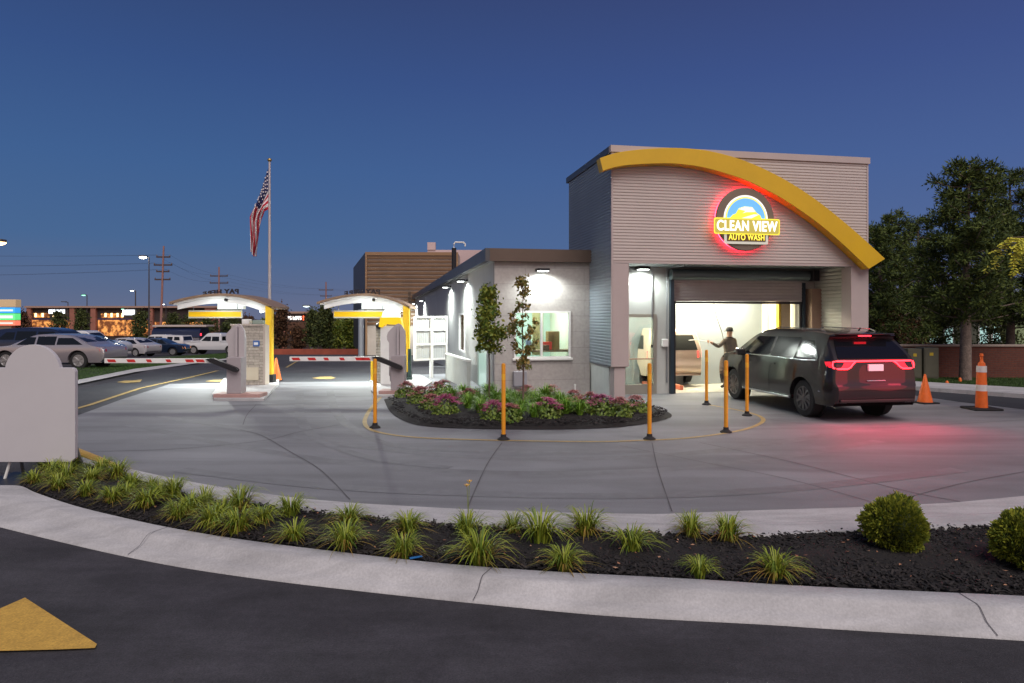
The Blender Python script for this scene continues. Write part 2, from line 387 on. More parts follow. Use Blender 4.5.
# joints across the front kerb
for (ax_, ay_, bx_, by_) in ((171, 526, 128, 556), (492, 567.5, 473, 602.5), (958, 592.5, 998, 638)):
    a = G(ax_, ay_, .135); b = G(bx_, by_); d = (b-a); d.z = 0; n = Vector((-d.y, d.x, 0)).normalized()*.0032
    rows = []
    for f, z in [(0, .1295), (.03, .1385), (.50, .1385), (.58, .1255), (.74, .0585), (.82, .0435), (1, .0155)]:
        p = a+d*f; p.z = z; rows.append([p-n, p+n])
    mb = MB(); mb.grid(rows); fix_up(mb.build('kerb_joint', joint_m, fix=False, kind='structure'))
mulch_back = [(20, 484), (34, 472), (60, 464), (79, 461), (111, 470), (160, 486), (200, 497), (270, 505), (340, 513), (411, 520), (520, 527), (632, 531), (749, 535.5), (861, 530), (1000, 524), (1060, 520), (1200, 509), (1500, 494)]
bt = [(79, 452), (111, 467)]+back_top[1:]
def rs(Lx, x, z): return G(x, lerpl(Lx, x), z)
xs = [79, 95, 111]+list(range(130, 1500, 15))
A = [rs(mulch_back, x, .12) for x in xs]; B = [rs(bt, x, 0) for x in xs]
rows = [[Vector((a.x+(b.x-a.x)*f, a.y+(b.y-a.y)*f, z)) for a, b in zip(A, B)] for f, z in [(-.02, .05), (0, .12), (.25, .125), (.30, .115), (.42, .02), (.5, .010), (1, .007), (1.01, -.01)]]
o = MB().grid(rows).build('kerb', curb_m, fix=False, smooth=50, kind='structure'); fix_up(o)
# yellow painted end of the rear kerb
mb = MB(); P = smooth_poly([G(24, 444), G(60, 451), G(79, 458), G(98, 466), G(114, 474)], 5)
rows = []
for off, z in [(-.08, 0), (-.075, .10), (-.05, .115), (.05, .115), (.075, .10), (.09, 0)]:
    r = []
    for i, p in enumerate(P):
        d = (P[min(i+1, len(P)-1)]-P[max(i-1, 0)]).normalized(); n = Vector((d.y, -d.x, 0)); q = p-n*off; q.z = z; r.append(q)
    rows.append(r)
o = mb.grid(rows).build('kerb', yellow_paint, smooth=50, kind='structure')
# soil bed
xs = [20, 26, 34, 45, 60, 79, 100]+list(range(120, 1500, 12)); rows = []
inn = inner[3:]
for k in range(9):
    f = k/8; r = []
    for x in xs:
        a = rs(inn, x, .1); b = rs(mulch_back, x, .1); p = a.lerp(b, f)
        p.z = .085+.035*math.sin(math.pi*f)+random.uniform(-.008, .008); r.append(p)
    rows.append(r)
bed = MB().grid(rows).build('mulch_bed', mulch_m, fix=False, smooth=True, kind='structure'); fix_up(bed)
def chips(name, inside, n, zf, label, s=1.0):
    mb = MB(); rnd = random.Random(3)
    for _ in range(n):
        p = inside(rnd)
        a = rnd.uniform(0, 6.28); t = rnd.uniform(-.5, .5); l = rnd.uniform(.012, .035)*s; w_ = rnd.uniform(.005, .012)*s; h = .004
        M = Matrix.Translation((p.x, p.y, zf(p)+rnd.uniform(0, .014))) @ Matrix.Rotation(a, 4, 'Z') @ Matrix.Rotation(t, 4, 'Y') @ Matrix.Rotation(rnd.uniform(-.5, .5), 4, 'X')
        mb.add([M @ Vector(q) for q in [(-l, -w_, -h), (l, -w_*.6, -h), (l*.8, w_, -h), (-l*.9, w_*.8, -h), (-l, -w_, h), (l, -w_*.6, h), (l*.8, w_, h), (-l*.9, w_*.8, h)]],
               [(4, 5, 6, 7), (0, 1, 5, 4), (1, 2, 6, 5), (2, 3, 7, 6), (3, 0, 4, 7)])
    o = mb.build(name, chip_m, fix=False); tag(o, label, 'mulch', kind='stuff'); return o
def in_front(rnd):
    x = rnd.uniform(22, 1150); f = rnd.uniform(0.01, .99); return rs(inn, x, .1).lerp(rs(mulch_back, x, .1), f)
chips('mulch_chips', in_front, 16000, lambda p: .105, 'black shredded wood mulch covering the long front bed')

# leafy plants ---------------------------------------------------
def blades(mb, n, h, spread, wdt, rnd, droop=1.0):
    for _ in range(n):
        a = rnd.uniform(0, 6.28); hh = h*rnd.uniform(.55, 1.05); sp = spread*rnd.uniform(.3, 1.0); ww = wdt*rnd.uniform(.7, 1.2)
        c, s = math.cos(a), math.sin(a); n_ = (-s, c); r0 = rnd.uniform(0, .04 if wdt > .0155 else .09)
        vs = []
        K = 5; jx = rnd.uniform(-.03, .03)
        for k in range(K+1):
            t = k/K; rr = r0+sp*t**1.4; z = hh*(1.9*t-(.9+.55*droop*sp/spread)*t*t); z = max(z, .01*t)
            wk = ww*(1-t)**.6*.5+.0004
            x, y = c*rr+n_[0]*jx*t, s*rr+n_[1]*jx*t
            vs += [(x-n_[0]*wk, y-n_[1]*wk, z), (x+n_[0]*wk, y+n_[1]*wk, z)]
        mb.add(vs, [(2*k, 2*k+1, 2*k+3, 2*k+2) for k in range(K)])
lil = []
for i in range(5):
    rnd = random.Random(10+i); a = MB(); blades(a, 110, .31, .34, .014, rnd, 1.2)
    o = a.build('lily_tmp', blade_g, fix=False); b = MB(); blades(b, 60, .19, .38, .014, rnd, 1.5); o2 = b.build('turning_leaves', blade_y, fix=False)
    lil.append((o.data, o2.data)); bpy.data.objects.remove(o); bpy.data.objects.remove(o2)
lily_pts = [(44, 470, .75, 0), (66, 481, .8, 1), (102, 472, .8, 0), (126, 498, .8, 1), (160, 499, .8, 1), (190, 514, .85, 1), (222, 519, .8, 1), (263, 524, .8, 1), (34, 484, .8, 1), (52, 477, .8, 0), (72, 471, .8, 0), (58, 490, .75, 1), (92, 482, .9, 0), (86, 497, .8, 1), (118, 479, .85, 0), (112, 503, .8, 1), (132, 489, .85, 0), (146, 508, .85, 1), (152, 490, .8, 0), (174, 498, .85, 0), (178, 520, .8, 1), (205, 506, .85, 0), (212, 528, .9, 1), (240, 510, 1.0, 0), (238, 533, .9, 0), (291, 517, .95, 0), (294, 541, .8, 1), (349, 524, 1.0, 0), (345, 549, .9, 1), (408, 533, 1.05, 1), (404, 557, .8, 1),
            (468, 537, 1.1, 0), (480, 564, 1.0, 0), (513, 533, .85, 0), (540, 543, 1.1, 0), (564, 569, 1.0, 0), (586, 535, .95, 0), (631, 552, .95, 0), (691, 537, 1.0, 1), (728, 541, 1.05, 0), (700, 577, .75, 0), (776, 578, .95, 0)]
def ordinal(n): return f"{n}{'th' if 10 <= n % 100 <= 20 else {1: 'st', 2: 'nd', 3: 'rd'}.get(n % 10, 'th')}"
side_words = ['green', 'yellow tinged']
for i, (px, py, s, kd) in enumerate(lily_pts):
    p = G(px, py, .1); r = thing('daylily', '', 'plant', p, random.uniform(0, 6), 'daylilies in the front bed'); s *= random.uniform(.74, 1.02); r.scale = (s, s, s*random.uniform(1.05, 1.3))
    size = 'large' if s >= 1 else ('medium' if s >= .88 else 'small')
    edge = 'by the front kerb' if py > lerpl(inn, px)-20 else 'by the rear kerb'
    rank = sum(1 for q in lily_pts if q[0] < px)+1
    r['label'] = f'{size} {side_words[kd]} daylily {edge}, {ordinal(rank)} from the left in the long bed'
    dA, dB = lil[i % 5]
    o = bpy.data.objects.new('leaves', dA); COL.objects.link(o); o.parent = r
    if kd or i % 3 != 1:
        o = bpy.data.objects.new('turning_leaves', dB); COL.objects.link(o); o.parent = r
    if px in (468, 72):
        st = MB(); hh = .46 if px == 468 else .52
        st.tube([(0, 0, .1), (.01, 0, .3), (.03, 0, hh)], .003, 5)
        st.tube([(0, 0, .1), (-.02, 0, .3), (-.045, 0, hh+.02)], .003, 5); so_ = st.build('flower_stalk', blade_g, r)
        for cx, cz in ((.035, hh), (-.045, hh+.02)):
            fl = MB()
            for k in range(6):
                a = k*1.05; fl.add([(cx, 0, cz), (cx+.03*math.cos(a), .03*math.sin(a), cz+.022), (cx+.03*math.cos(a+.6), .03*math.sin(a+.6), cz+.026)], [(0, 1, 2)])
            fl.build('flower', mat('lily_flower', (.75, .42, .03), .6), so_, fix=False)
# ball-shaped evergreen shrubs
def ball_shrub(loc, rr, label, seed):
    r = thing('round_shrub', label, 'shrub', loc, 0, 'clipped round evergreens in the front bed')
    rnd = random.Random(seed); mb = MB()
    def bump(d): return 1+.06*math.sin(5*d.x+seed)+.06*math.sin(6*d.y+2*d.z)+.05*math.sin(13*d.z+7*d.x)+.05*math.sin(15*d.y-9*d.x+seed)
    core = bmesh.new(); bmesh.ops.create_icosphere(core, subdivisions=3, radius=rr*.86)
    core.verts.index_update()
    mc = MB().add([(v.co.x*bump(v.co.normalized()), v.co.y*bump(v.co.normalized()), v.co.z*.9*bump(v.co.normalized())+rr*.86) for v in core.verts], [[v.index for v in f.verts] for f in core.faces]); core.free()
    mc.build('branches', arbor_core, r, smooth=True)
    for _ in range(7000):
        d = Vector((rnd.gauss(0, 1), rnd.gauss(0, 1), rnd.gauss(0, 1))).normalized()
        if d.z < -.8: continue
        b_ = bump(d); c = Vector((d.x*b_, d.y*b_, d.z*.9*b_))*rr*rnd.uniform(.84, 1.0); c.z += rr*.86
        t = d.cross(Vector((rnd.gauss(0, 1), rnd.gauss(0, 1), rnd.gauss(0, 1)))).normalized()
        u = (d*rnd.uniform(.4, 1)+Vector((0, 0, .4))+t*.5).normalized()*rnd.uniform(.02, .042); v = t*rnd.uniform(.006, .012)
        mb.add([c-v, c+v, c+u+v*.5, c+u*1.15, c+u-v*.5], [(0, 1, 2, 3, 4)])
    mb.build('foliage', arbor, r, fix=False)
ball_shrub(G(895, 549, .09), .245, 'round clipped yellow green shrub standing right of the daylilies', 1)
ball_shrub(G(1029, 569, .09), .255, 'round clipped shrub cut off by the right edge of the photo', 2)
litter_m = mat('fallen_leaf', (.26, .10, .05), .8, col2=(.45, .26, .16), island=True)
rnd = random.Random(5)
mb = MB(); p = G(416, 558, .12)
mb.cbox(-.055, .055, -.012, .012, 0, .012, .004).build('blue_plastic_scrap', mat('blue_plastic', (.02, .16, .45), .4), loc=p, rz=.5)
tag(bpy.data.objects['blue_plastic_scrap'], 'small bright blue plastic strip lying on the black mulch', 'litter')
mb = MB()
for _ in range(170):
    q = in_front(rnd); a = rnd.uniform(0, 6.3); s = rnd.uniform(.010, .024); z = .125+rnd.uniform(0, .02)
    mb.add([(q.x+s*math.cos(a+k*1.57)*(1 if k % 2 else .55), q.y+s*math.sin(a+k*1.57)*(1 if k % 2 else .55), z+rnd.uniform(-.006, .006)) for k in range(4)], [(0, 1, 2, 3)])
tag(mb.build('fallen_leaves', litter_m, fix=False), 'dry brown fallen leaves scattered over the black mulch', 'leaves', kind='stuff')

# ---------------------------------------------------------------- island bed in front of the building
isl = [(384, 400), (388, 409), (396, 417), (413, 424.5), (435, 427.5), (460, 428.8), (509, 429.8), (560, 429.8), (592, 429), (620, 427.5), (645, 424.3), (663, 420.5), (671.5, 417), (669, 413), (658, 409.5), (640, 405.5), (600, 402), (540, 400.5), (500, 399), (460, 396), (430, 394.5), (400, 396)]
P = smooth_poly([G(*p) for p in isl]+[G(*isl[0])], 4)[:-1]
cen = G(530, 411)
mb = MB(); K = 8
for k in range(K+1):
    f = 1-k/K*.97
    for p in P: mb.v.append((cen.x+(p.x-cen.x)*f, cen.y+(p.y-cen.y)*f, .012+(.07 if k > 0 else 0)+.02*min(k, 3)+random.uniform(-.006, .006)))
n = len(P); mb.f = [(k*n+i, k*n+(i+1) % n, (k+1)*n+(i+1) % n, (k+1)*n+i) for k in range(K) for i in range(n)]+[tuple(K*n+i for i in range(n))]
o = mb.build('mulch_bed', mulch_m, fix=False, smooth=True, kind='structure'); fix_up(o)
def in_isl(rnd):
    i = rnd.randrange(n); f = math.sqrt(rnd.random())*.97; p = P[i].lerp(P[(i+1) % n], rnd.random()); return cen.lerp(p, f)
chips('mulch_chips', in_isl, 5000, lambda p: .11 if (p-cen).length < 2.5 else .085, 'black shredded wood mulch around the island flowers', 1.3)
def sedum_data(seed, top):
    rnd = random.Random(seed); a = MB(); b = MB()
    for _ in range(420):
        d = Vector((rnd.gauss(0, 1), rnd.gauss(0, 1), abs(rnd.gauss(0, .8)))).normalized(); c = d*.26*rnd.uniform(.55, 1); c.z = c.z*.95+.02
        t = Vector((rnd.gauss(0, 1), rnd.gauss(0, 1), rnd.gauss(0, .6))).normalized()*.028; u = t.cross(d).normalized()*.017
        a.add([c-t, c+u, c+t, c-u], [(0, 1, 2, 3)])
    for _ in range(24):
        th = rnd.uniform(0, 6.28); rr = rnd.uniform(0, .24); hc = Vector((rr*math.cos(th), rr*math.sin(th), .27-rr*rr*2.0+rnd.uniform(-.02, .02)))
        for _ in range(34):
            q = hc+Vector((rnd.gauss(0, .034), rnd.gauss(0, .034), rnd.uniform(-.010, .016))); t = rnd.uniform(0, 6.28); s = .014
            b.add([q+Vector((s*math.cos(t+k*1.57), s*math.sin(t+k*1.57), rnd.uniform(-.005, .005))) for k in range(4)], [(0, 1, 2, 3)])
    o1 = a.build('leaves', sedum_leaf, fix=False); o2 = b.build('flower_heads', top, fix=False)
    d = (o1.data, o2.data); bpy.data.objects.remove(o1); bpy.data.objects.remove(o2); return d
sed = [sedum_data(1, sedum_top), sedum_data(2, sedum_top), sedum_data(3, sedum_pink)]
sed_pts = [(406, 398, 1.0, 0), (420, 405, 1.05, 1), (437, 398, .95, 0), (444, 392, .8, 1), (431, 411, .9, 1), (446, 416, 1.05, 2), (468, 405, .9, 0), (494, 421, .95, 2), (510, 423, .9, 1), (548, 420, 1.05, 2), (552, 402, .95, 0), (527, 401, .9, 0), (589, 412, 1.0, 0), (601, 417, 1.1, 2), (619, 418, 1.0, 0), (636, 414, .95, 1), (569, 415, .8, 0), (574, 404, .8, 1)]
for i, (px, py, s, k) in enumerate(sed_pts):
    near = min(sed_pts, key=lambda q: q[0] if q is not None else 0)
    rank = sum(1 for q in sed_pts if q[0] < px)+1
    r = thing('sedum', f'{"bright pink" if k == 2 else "dull rose"} flowering sedum, {ordinal(rank)} from the left in the island bed', 'flowers', G(px, py, .06), random.uniform(0, 6), 'flowering sedums in the island bed')
    r.scale = (s*1.15, s*1.15, s*1.45)
    for nm, dt in zip(('leaves', 'flower_heads'), sed[k]):
        o = bpy.data.objects.new(nm, dt); COL.objects.link(o); o.parent = r
gb = []
for i in range(3):
    rnd = random.Random(50+i); a = MB(); blades(a, 160, .40, .30, .018, rnd); o = a.build('x', grass_blade, fix=False); gb.append(o.data); bpy.data.objects.remove(o)
gpts = []
rnd = random.Random(9)
for k, (px, py) in enumerate([(452, 403), (463, 399), (476, 402), (489, 400), (482, 409), (468, 411), (497, 407), (508, 402), (516, 408), (505, 413), (523, 414), (534, 407), (541, 412), (560, 409), (566, 417), (534, 420), (519, 421), (480, 416), (580, 418), (545, 403)]):
    o = bpy.data.objects.new('grass_clump', gb[k % 3]); COL.objects.link(o); o.location = G(px, py, .07); o.rotation_euler = (0, 0, k); s = rnd.uniform(1.05, 1.4); o.scale = (s, s, s)
    tag(o, 'bright green grassy perennial among the sedums in the middle of the island bed', 'plant', 'bright green perennials in the island bed')

# ---------------------------------------------------------------- trees
def leaf_quad(mb, c, s, rnd, asp=.6):
    t = Vector((rnd.gauss(0, 1), rnd.gauss(0, 1), rnd.gauss(0, 1))).normalized(); u = t.cross(Vector((rnd.gauss(0, 1), rnd.gauss(0, 1), rnd.gauss(0, 1)))).normalized()
    mb.add([c-t*s, c-u*s*asp, c+t*s, c+u*s*asp], [(0, 1, 2, 3)])
def broadleaf(name, label, loc, h, trunk_h, rx, leafm, seed, n=2200, ls=.05, group=None, cat='tree', trunk_r=.03, clumps=40, cr=.22, barkm=None, shape=None):
    r = thing(name, label, cat, loc, 0, group); rnd = random.Random(seed); t = MB(); lv = MB()
    t.tube([(0, 0, -.05), (.01, 0, h*.3), (-.01, .01, h*.6), (0, 0, h*.96)], [trunk_r, trunk_r*.85, trunk_r*.6, trunk_r*.2], 8)
    cl = []
    for i in range(clumps):
        f = rnd.random(); z = trunk_h+(h-trunk_h)*f
        wr = (shape(f) if shape else math.sin(math.pi*(.12+.83*f))**.7)*rx
        a = rnd.uniform(0, 6.28); rr = wr*math.sqrt(rnd.random()); c = Vector((rr*math.cos(a), rr*math.sin(a), z)); cl.append(c)
        if i % 2 == 0:
            z0 = max(trunk_h*.9, z-rr*.9); t.tube([(0, 0, z0), (c.x*.5, c.y*.5, (z0+z)/2+.02), c], [trunk_r*.35, trunk_r*.22, trunk_r*.1], 5)
    for c in cl:
        q = rnd.uniform(.6, 1.2)
        for _ in range(n//clumps):
            d = Vector((rnd.gauss(0, .5), rnd.gauss(0, .5), rnd.gauss(0, .45)))*cr*q; leaf_quad(lv, c+d, ls*rnd.uniform(.6, 1.2), rnd)
    t.build('trunk', barkm or thin_bark, r, smooth=60); lv.build('crown', leafm, r, fix=False); return r
broadleaf('young_maple_tree', 'young tree with dense green and yellowing crown left in the island bed', G(489, 408, .06), 2.66, 1.30, .36, leaf_a, 3, 3600, .046, clumps=60, cr=.14, trunk_r=.022, group='young trees in the island bed', shape=lambda f: [.75, 1.0, .95, .55, .35, .30][min(5, int(f*6))])
broadleaf('young_maple_tree', 'young tree with sparse browning leaves in front of the office window', G(523, 414, .06), 2.80, .95, .36, leaf_b, 8, 1150, .046, clumps=48, cr=.10, trunk_r=.022, group='young trees in the island bed', shape=lambda f: [.35, .85, 1, .85, .55, .35][min(5, int(f*6))])

def pine(label, loc, h, rw, seed, z0=1.5, lean=0, limbs=46, n=80, group='pine trees behind the brick wall', tr=.17, ls=.16):
    r = thing('pine_tree', label, 'tree', loc, 0, group); rnd = random.Random(seed); t = MB(); lv = MB()
    t.tube([(0, 0, -.2), (.03, 0, h*.2), (lean*.3, .02, h*.5), (lean, 0, h*.97)], [tr*1.1, tr*.9, tr*.6, .02], 12)
    for i in range(limbs):
        f = (i+.5)/limbs; z = z0+(h*.97-z0)*f; a = i*2.4+rnd.uniform(-.5, .5)
        ln = rw*(1-f*.72)*rnd.uniform(.55, 1.08)*(.75+.25*min(1, f*5))
        ax = Vector((math.cos(a), math.sin(a), 0)); b = Vector((lean*z/h, 0, z)); up = rnd.uniform(.05, .5)
        p1 = b+ax*ln*.5+Vector((0, 0, ln*.12*up)); p2 = b+ax*ln+Vector((0, 0, ln*up*.7))
        t.tube([b, p1, p2], [tr*.22*(1-f*.6), tr*.14, .012], 5)
        m_ = max(4, int(ln*5.6))
        for k in range(m_):
            fr = .3+.72*(k+rnd.random()*.6)/m_
            c = (b.lerp(p1, fr*2) if fr < .5 else p1.lerp(p2, fr*2-1))+Vector((rnd.gauss(0, .22), rnd.gauss(0, .22), rnd.gauss(.06, .13)))*min(1.2, ln*.5)
            q = rnd.uniform(.7, 1.3)
            for _ in range(n):
                d = Vector((rnd.gauss(0, 1), rnd.gauss(0, 1), rnd.gauss(.3, .8))).normalized(); o_ = c+d*.26*q*rnd.random(); e = o_+d*ls*rnd.uniform(.5, 1.0); sd_ = d.cross(Vector((rnd.gauss(0, 1), rnd.gauss(0, 1), rnd.gauss(0, 1)))).normalized()*.026
                lv.add([o_-sd_, o_+sd_, e], [(0, 1, 2)])
    t.build('trunk', bark, r, smooth=60); lv.build('crown', needle, r, fix=False); return r
pine('tall pine with bare lower trunk standing on the grass in front of the brick wall', G(965, 381), 7.2, 2.6, 4, 1.9, .15, 60, 80)
pine('dark pine close behind the right corner of the building', at(892, 29)+Vector((0, 0, g(29))), 6.6, 2.5, 5, .8, 0, 48, 70)
pine('dark pine between the building corner and the tall pine, behind the wall', at(918, 31.5)+Vector((0, 0, g(31))), 6.9, 2.8, 6, .9, 0, 46, 70)
pine('broad pine behind the wall near the right edge of the photo', at(1010, 29)+Vector((0, 0, g(29))), 8.6, 3.0, 7, 1.6, 0, 60, 75)
pine('pine mostly beyond the right edge of the photo', at(1080, 26)+Vector((0, 0, 0)), 7.8, 2.8, 8, 1.6, 0, 50, 70)
pine('slim dark pine right against the rear corner of the building', at(880, 26.5), 5.6, 1.9, 15, .4, 0, 44, 80)
# a honey locust beyond the right edge whose branch tip hangs into view
def locust():
    r = thing('locust_tree', 'tree with yellow green leaves hanging in from the right edge', 'tree', (12.6, 13.2, 0)); rnd = random.Random(4); t = MB(); lv = MB()
    t.tube([(0, 0, -.1), (.05, 0, 1.6), (0, 0, 3.2), (.1, 0, 4.6)], [.11, .09, .07, .02], 10)
    for i in range(26):
        a = i*2.4; z = 2.4+i*.09; ln = rnd.uniform(1.2, 2.2); ax = Vector((math.cos(a), math.sin(a), 0))
        if i == 0: ax = Vector((-1, -.05, 0)); z = 3.45; ln = 3.1
        b = Vector((0, 0, z)); e = b+ax*ln+Vector((0, 0, .25 if i else .15)); t.tube([b, b.lerp(e, .5)+Vector((0, 0, .15)), e], [.03, .02, .006], 5)
        for k in range(14 if i else 60):
            c = b.lerp(e, .35+.65*(k % 20)/19)
            fall = Vector((rnd.gauss(0, .25), rnd.gauss(0, .25), -rnd.uniform(.1, .38 if i else .75)))
            for j in range(13):
                q = c+fall*(j/12); 
                for s_ in (-1, 1):
                    d = Vector((rnd.gauss(0, .3)+s_*.8, rnd.gauss(0, .6), -.35)).normalized()*rnd.uniform(.06, .10); w_ = Vector((.006, .022, .018))
                    lv.add([q, q+d*.5+w_, q+d, q+d*.5-w_], [(0, 1, 2, 3)])
    t.build('trunk', thin_bark, r, smooth=60); lv.build('crown', leaf_gold, r, fix=False)
locust()

# ---------------------------------------------------------------- the building (local: x along the front, y away, origin at the tower's front left corner)
AL = R(10.9); OX, OY = G(612, 403).x, G(612, 403).y
ca, sa = math.cos(AL), math.sin(AL)
def W(u, v, z=0): return Vector((OX+ca*u-sa*v, OY+sa*u+ca*v, z))
def upx(px, v):                       # u on the line v=const at bearing px
    k = (px-512)/FPX
    return (k*(OY+ca*v)-(OX-sa*v))/(ca-k*sa)
def vpx(px, u):
    k = (px-512)/FPX
    return (OX+ca*u-k*(OY+sa*u))/(sa+k*ca)
def zpy(py, u, v): return HC-(py-HY)*W(u, v).y/FPX
TW = upx(867, 0); TH = zpy(145.5, 0, 0); TD = vpx(569.5, 0)
SOF = 3.42; RD = 1.62                 # soffit height, recess depth
cb = thing('car_wash_building', 'car wash building with tall corrugated entrance tower, yellow arch and long low grey wing', 'building', (OX, OY, 0), AL)
def part(mb, name, m_, parent=cb, **k): return mb.build(name, m_, parent, **k)
def corr(u0, u1, v, z0, z1, pitch=.075, d=.018, axis='u', flip=-1):
    mb = MB(); prof = []; z = z0
    while z < z1-1e-4:
        for f, e in ((0, 0), (.30, 0), (.42, 1), (.88, 1)):
            if z+f*pitch < z1: prof.append((z+f*pitch, e*d))
        z += pitch
    prof.append((z1, 0))
    if axis == 'u': mb.grid([[(u0, v-e, zz) for zz, e in prof], [(u1, v-e, zz) for zz, e in prof]])
    else: mb.grid([[(v+flip*e, u0, zz) for zz, e in prof], [(v+flip*e, u1, zz) for zz, e in prof]])
    return mb
part(corr(.02, TW-.02, -.0, SOF, TH-.16), 'corrugated_front', clad)
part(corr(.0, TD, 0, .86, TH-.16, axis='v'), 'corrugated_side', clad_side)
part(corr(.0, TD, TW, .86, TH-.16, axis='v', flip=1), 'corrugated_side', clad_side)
m = MB(); m.box(-.05, TW+.05, -.06, .10, TH-.16, TH); part(m, 'parapet_coping', trim)
m = MB(); m.box(-.05, .10, .103, TD+.05, TH-.16, TH).box(TW-.10, TW+.05, .103, TD+.05, TH-.16, TH).box(-.05, TW+.05, TD+.053, TD+.2, TH-.16, TH); part(m, 'parapet_coping', blue_fascia)
m = MB(); m.box(.08, TW-.08, .10, TD, TH-.5, TH-.4); part(m, 'roof', dark_fascia)
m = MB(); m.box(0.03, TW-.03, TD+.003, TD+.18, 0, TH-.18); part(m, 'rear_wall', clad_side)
m = MB(); m.box(-.024, .024, -.024, .024, .87, TH-.163).box(TW-.024, TW+.024, -.024, .024, .87, TH-.163).box(.025, TW-.025, -.035, .02, SOF-.04, SOF); part(m, 'corner_trim', trim)
m = MB(); m.box(.03, TW-.03, .021, RD, SOF+.0, SOF+.06); part(m, 'soffit', mat('soffit_panel', (.20, .23, .23), .6))
CW = upx(628.6, 0)
m = MB(); m.cbox(.003, CW, -.03, .36, .87, SOF-.045, .008); m.cbox(.06, CW-.08, .02, .30, 0, .867, .008); part(m, 'column', trim)
CX = upx(850.5, 0)
m = MB(); m.cbox(CX, TW-.003, -.03, .36, 0, SOF-.045, .008); part(m, 'column', trim)
m = MB(); m.box(.03, .06, .31, TD, 0, .858); part(m, 'base_wall', mat('pale_base', (.50, .52, .50), .7, var=.05, vscale=3))
# recess side walls
m = MB(); m.box(.03, .10, .365, RD-.003, .862, SOF-.003); part(m, 'recess_wall', trim)
part(corr(.362, RD, CX+.10, 0, SOF, axis='v', pitch=.10, flip=-1), 'recess_cladding', mat('pale_cladding', (.50, .50, .45), .5, var=.03))
m = MB(); m.box(CX+.103, TW-.03, .363, TD, 0, SOF-.003); part(m, 'recess_wall', trim)
# back wall of the recess with the personnel door and the roller door opening
b0, b1 = upx(675, RD), upx(799, RD); OH = zpy(302, b0, RD)
dA0, dA1 = upx(622, RD), upx(656.5, RD); DH = zpy(314, dA0, RD)
bw = mat('recess_wall_paint', (.42, .43, .41), .65, var=.04, vscale=1.5)
m = MB(); y0, y1 = RD, RD+.18
m.box(.10, dA0, y0, y1, 0, SOF-.003).box(dA0, dA1, y0, y1, DH, SOF-.003).box(dA1, b0, y0, y1, 0, SOF-.003).box(b0, b1, y0, y1, OH+.32, SOF-.003).box(b1, CX+.08, y0, y1, 0, SOF-.003)
part(m, 'back_wall', bw)
dd = MB(); dd.box(dA0+.003, dA0+.09, RD-.02, RD+.12, 0, DH-.003).box(dA1-.10, dA1-.003, RD-.02, RD+.12, 0, DH-.003).box(dA0+.09, dA1-.10, RD-.02, RD+.12, DH-.09, DH-.003).box(dA0+.09, dA1-.10, RD-.01, RD+.10, 0, .26)
door = part(dd, 'glass_door', mat('bronze_aluminium', (.30, .29, .25), .4, .4))
MB().box(dA0+.09, dA1-.10, RD+.03, RD+.045, .26, DH-.09).build('pane', glass, door)
MB().tube([(dA0+.1, RD-.05, .95), (dA1-.11, RD-.05, .95)], .014, 8).build('push_bar', mat('rust_bar', (.25, .12, .09), .4, .4), door)
MB().box(dA1-.17, dA1-.12, RD-.05, RD-.02, 1.25, 1.32).build('handle', dark_metal, door)
m = MB(); m.cbox(upx(661, RD), upx(667, RD), RD-.11, RD-.003, 1.27, 1.48, .02); part(m, 'control_box', white_paint)
bs = mat('blue_steel', (.035, .055, .075), .4, .5)
part(MB().box(b0-.17, b0-.07, RD-.10, RD-.003, 0, SOF-.15), 'door_guide', bs); part(MB().box(b1+.06, b1+.14, RD-.10, RD-.003, 0, OH+.55), 'door_guide', bs)
part(MB().box(b0-.065, b0-.003, RD-.05, RD+.02, 0, OH+.5), 'door_jamb', dark_metal); part(MB().box(b1+.003, b1+.055, RD-.05, RD+.02, 0, OH+.5), 'door_jamb', dark_metal)
m = MB(); m.box(b1-.32, b1-.04, RD+.35, RD+.60, 0, OH+.3); part(m, 'inner_jamb', mat('tan_jamb', (.42, .33, .22), .7))
m = MB(); m.box(b1-.40, b1-.345, RD+.36, RD+.5, 0, OH+.3); part(m, 'yellow_guard', yellow_metal)
m = MB(); m.box(b1+.20, b1+.50, RD-.30, RD-.01, 0, OH+.38); part(m, 'brown_post', mat('brown_post', (.26, .17, .12), .6, var=.08))
m = MB(); zc = OH; pr = []
k = 0; z = OH+.02
while z < OH+.60: pr += [(z, 0), (z+.05, .0), (z+.06, .012), (z+.075, .012)]; z += .085
m.grid([[(b0-.06, RD-.055-e, zz) for zz, e in pr], [(b1+.05, RD-.055-e, zz) for zz, e in pr]])
rd = part(m, 'roller_door', mat('door_slats', (.42, .39, .38), .5, .2, var=.04))
MB().box(b0-.06, b1+.05, RD-.075, RD-.03, OH-.045, OH+.015).build('bottom_bar', dark_metal, rd)
MB().tube([(b0-.2, RD-.16, SOF-.20), (b1+.2, RD-.16, SOF-.20)], .15, 18).build('roller_housing', mat('steel_housing', (.16, .20, .21), .35, .6), rd)
MB().cbox(b1+.16, b1+.36, RD-.42, RD-.12, SOF-.35, SOF-.05, .02).build('motor', dark_metal, rd)
# conduit and small fittings under the soffit
m = MB(); m.tube([(.6, RD-.04, SOF-.05), (1.6, RD-.04, SOF-.05), (1.68, RD-.04, SOF-.12), (1.68, RD-.04, 2.0)], .014, 6).tube([(b0-.25, .5, SOF-.04), (b0-.25, RD-.05, SOF-.04), (b0-.25, RD-.04, .3)], .018, 6); part(m, 'conduit', grey_metal)
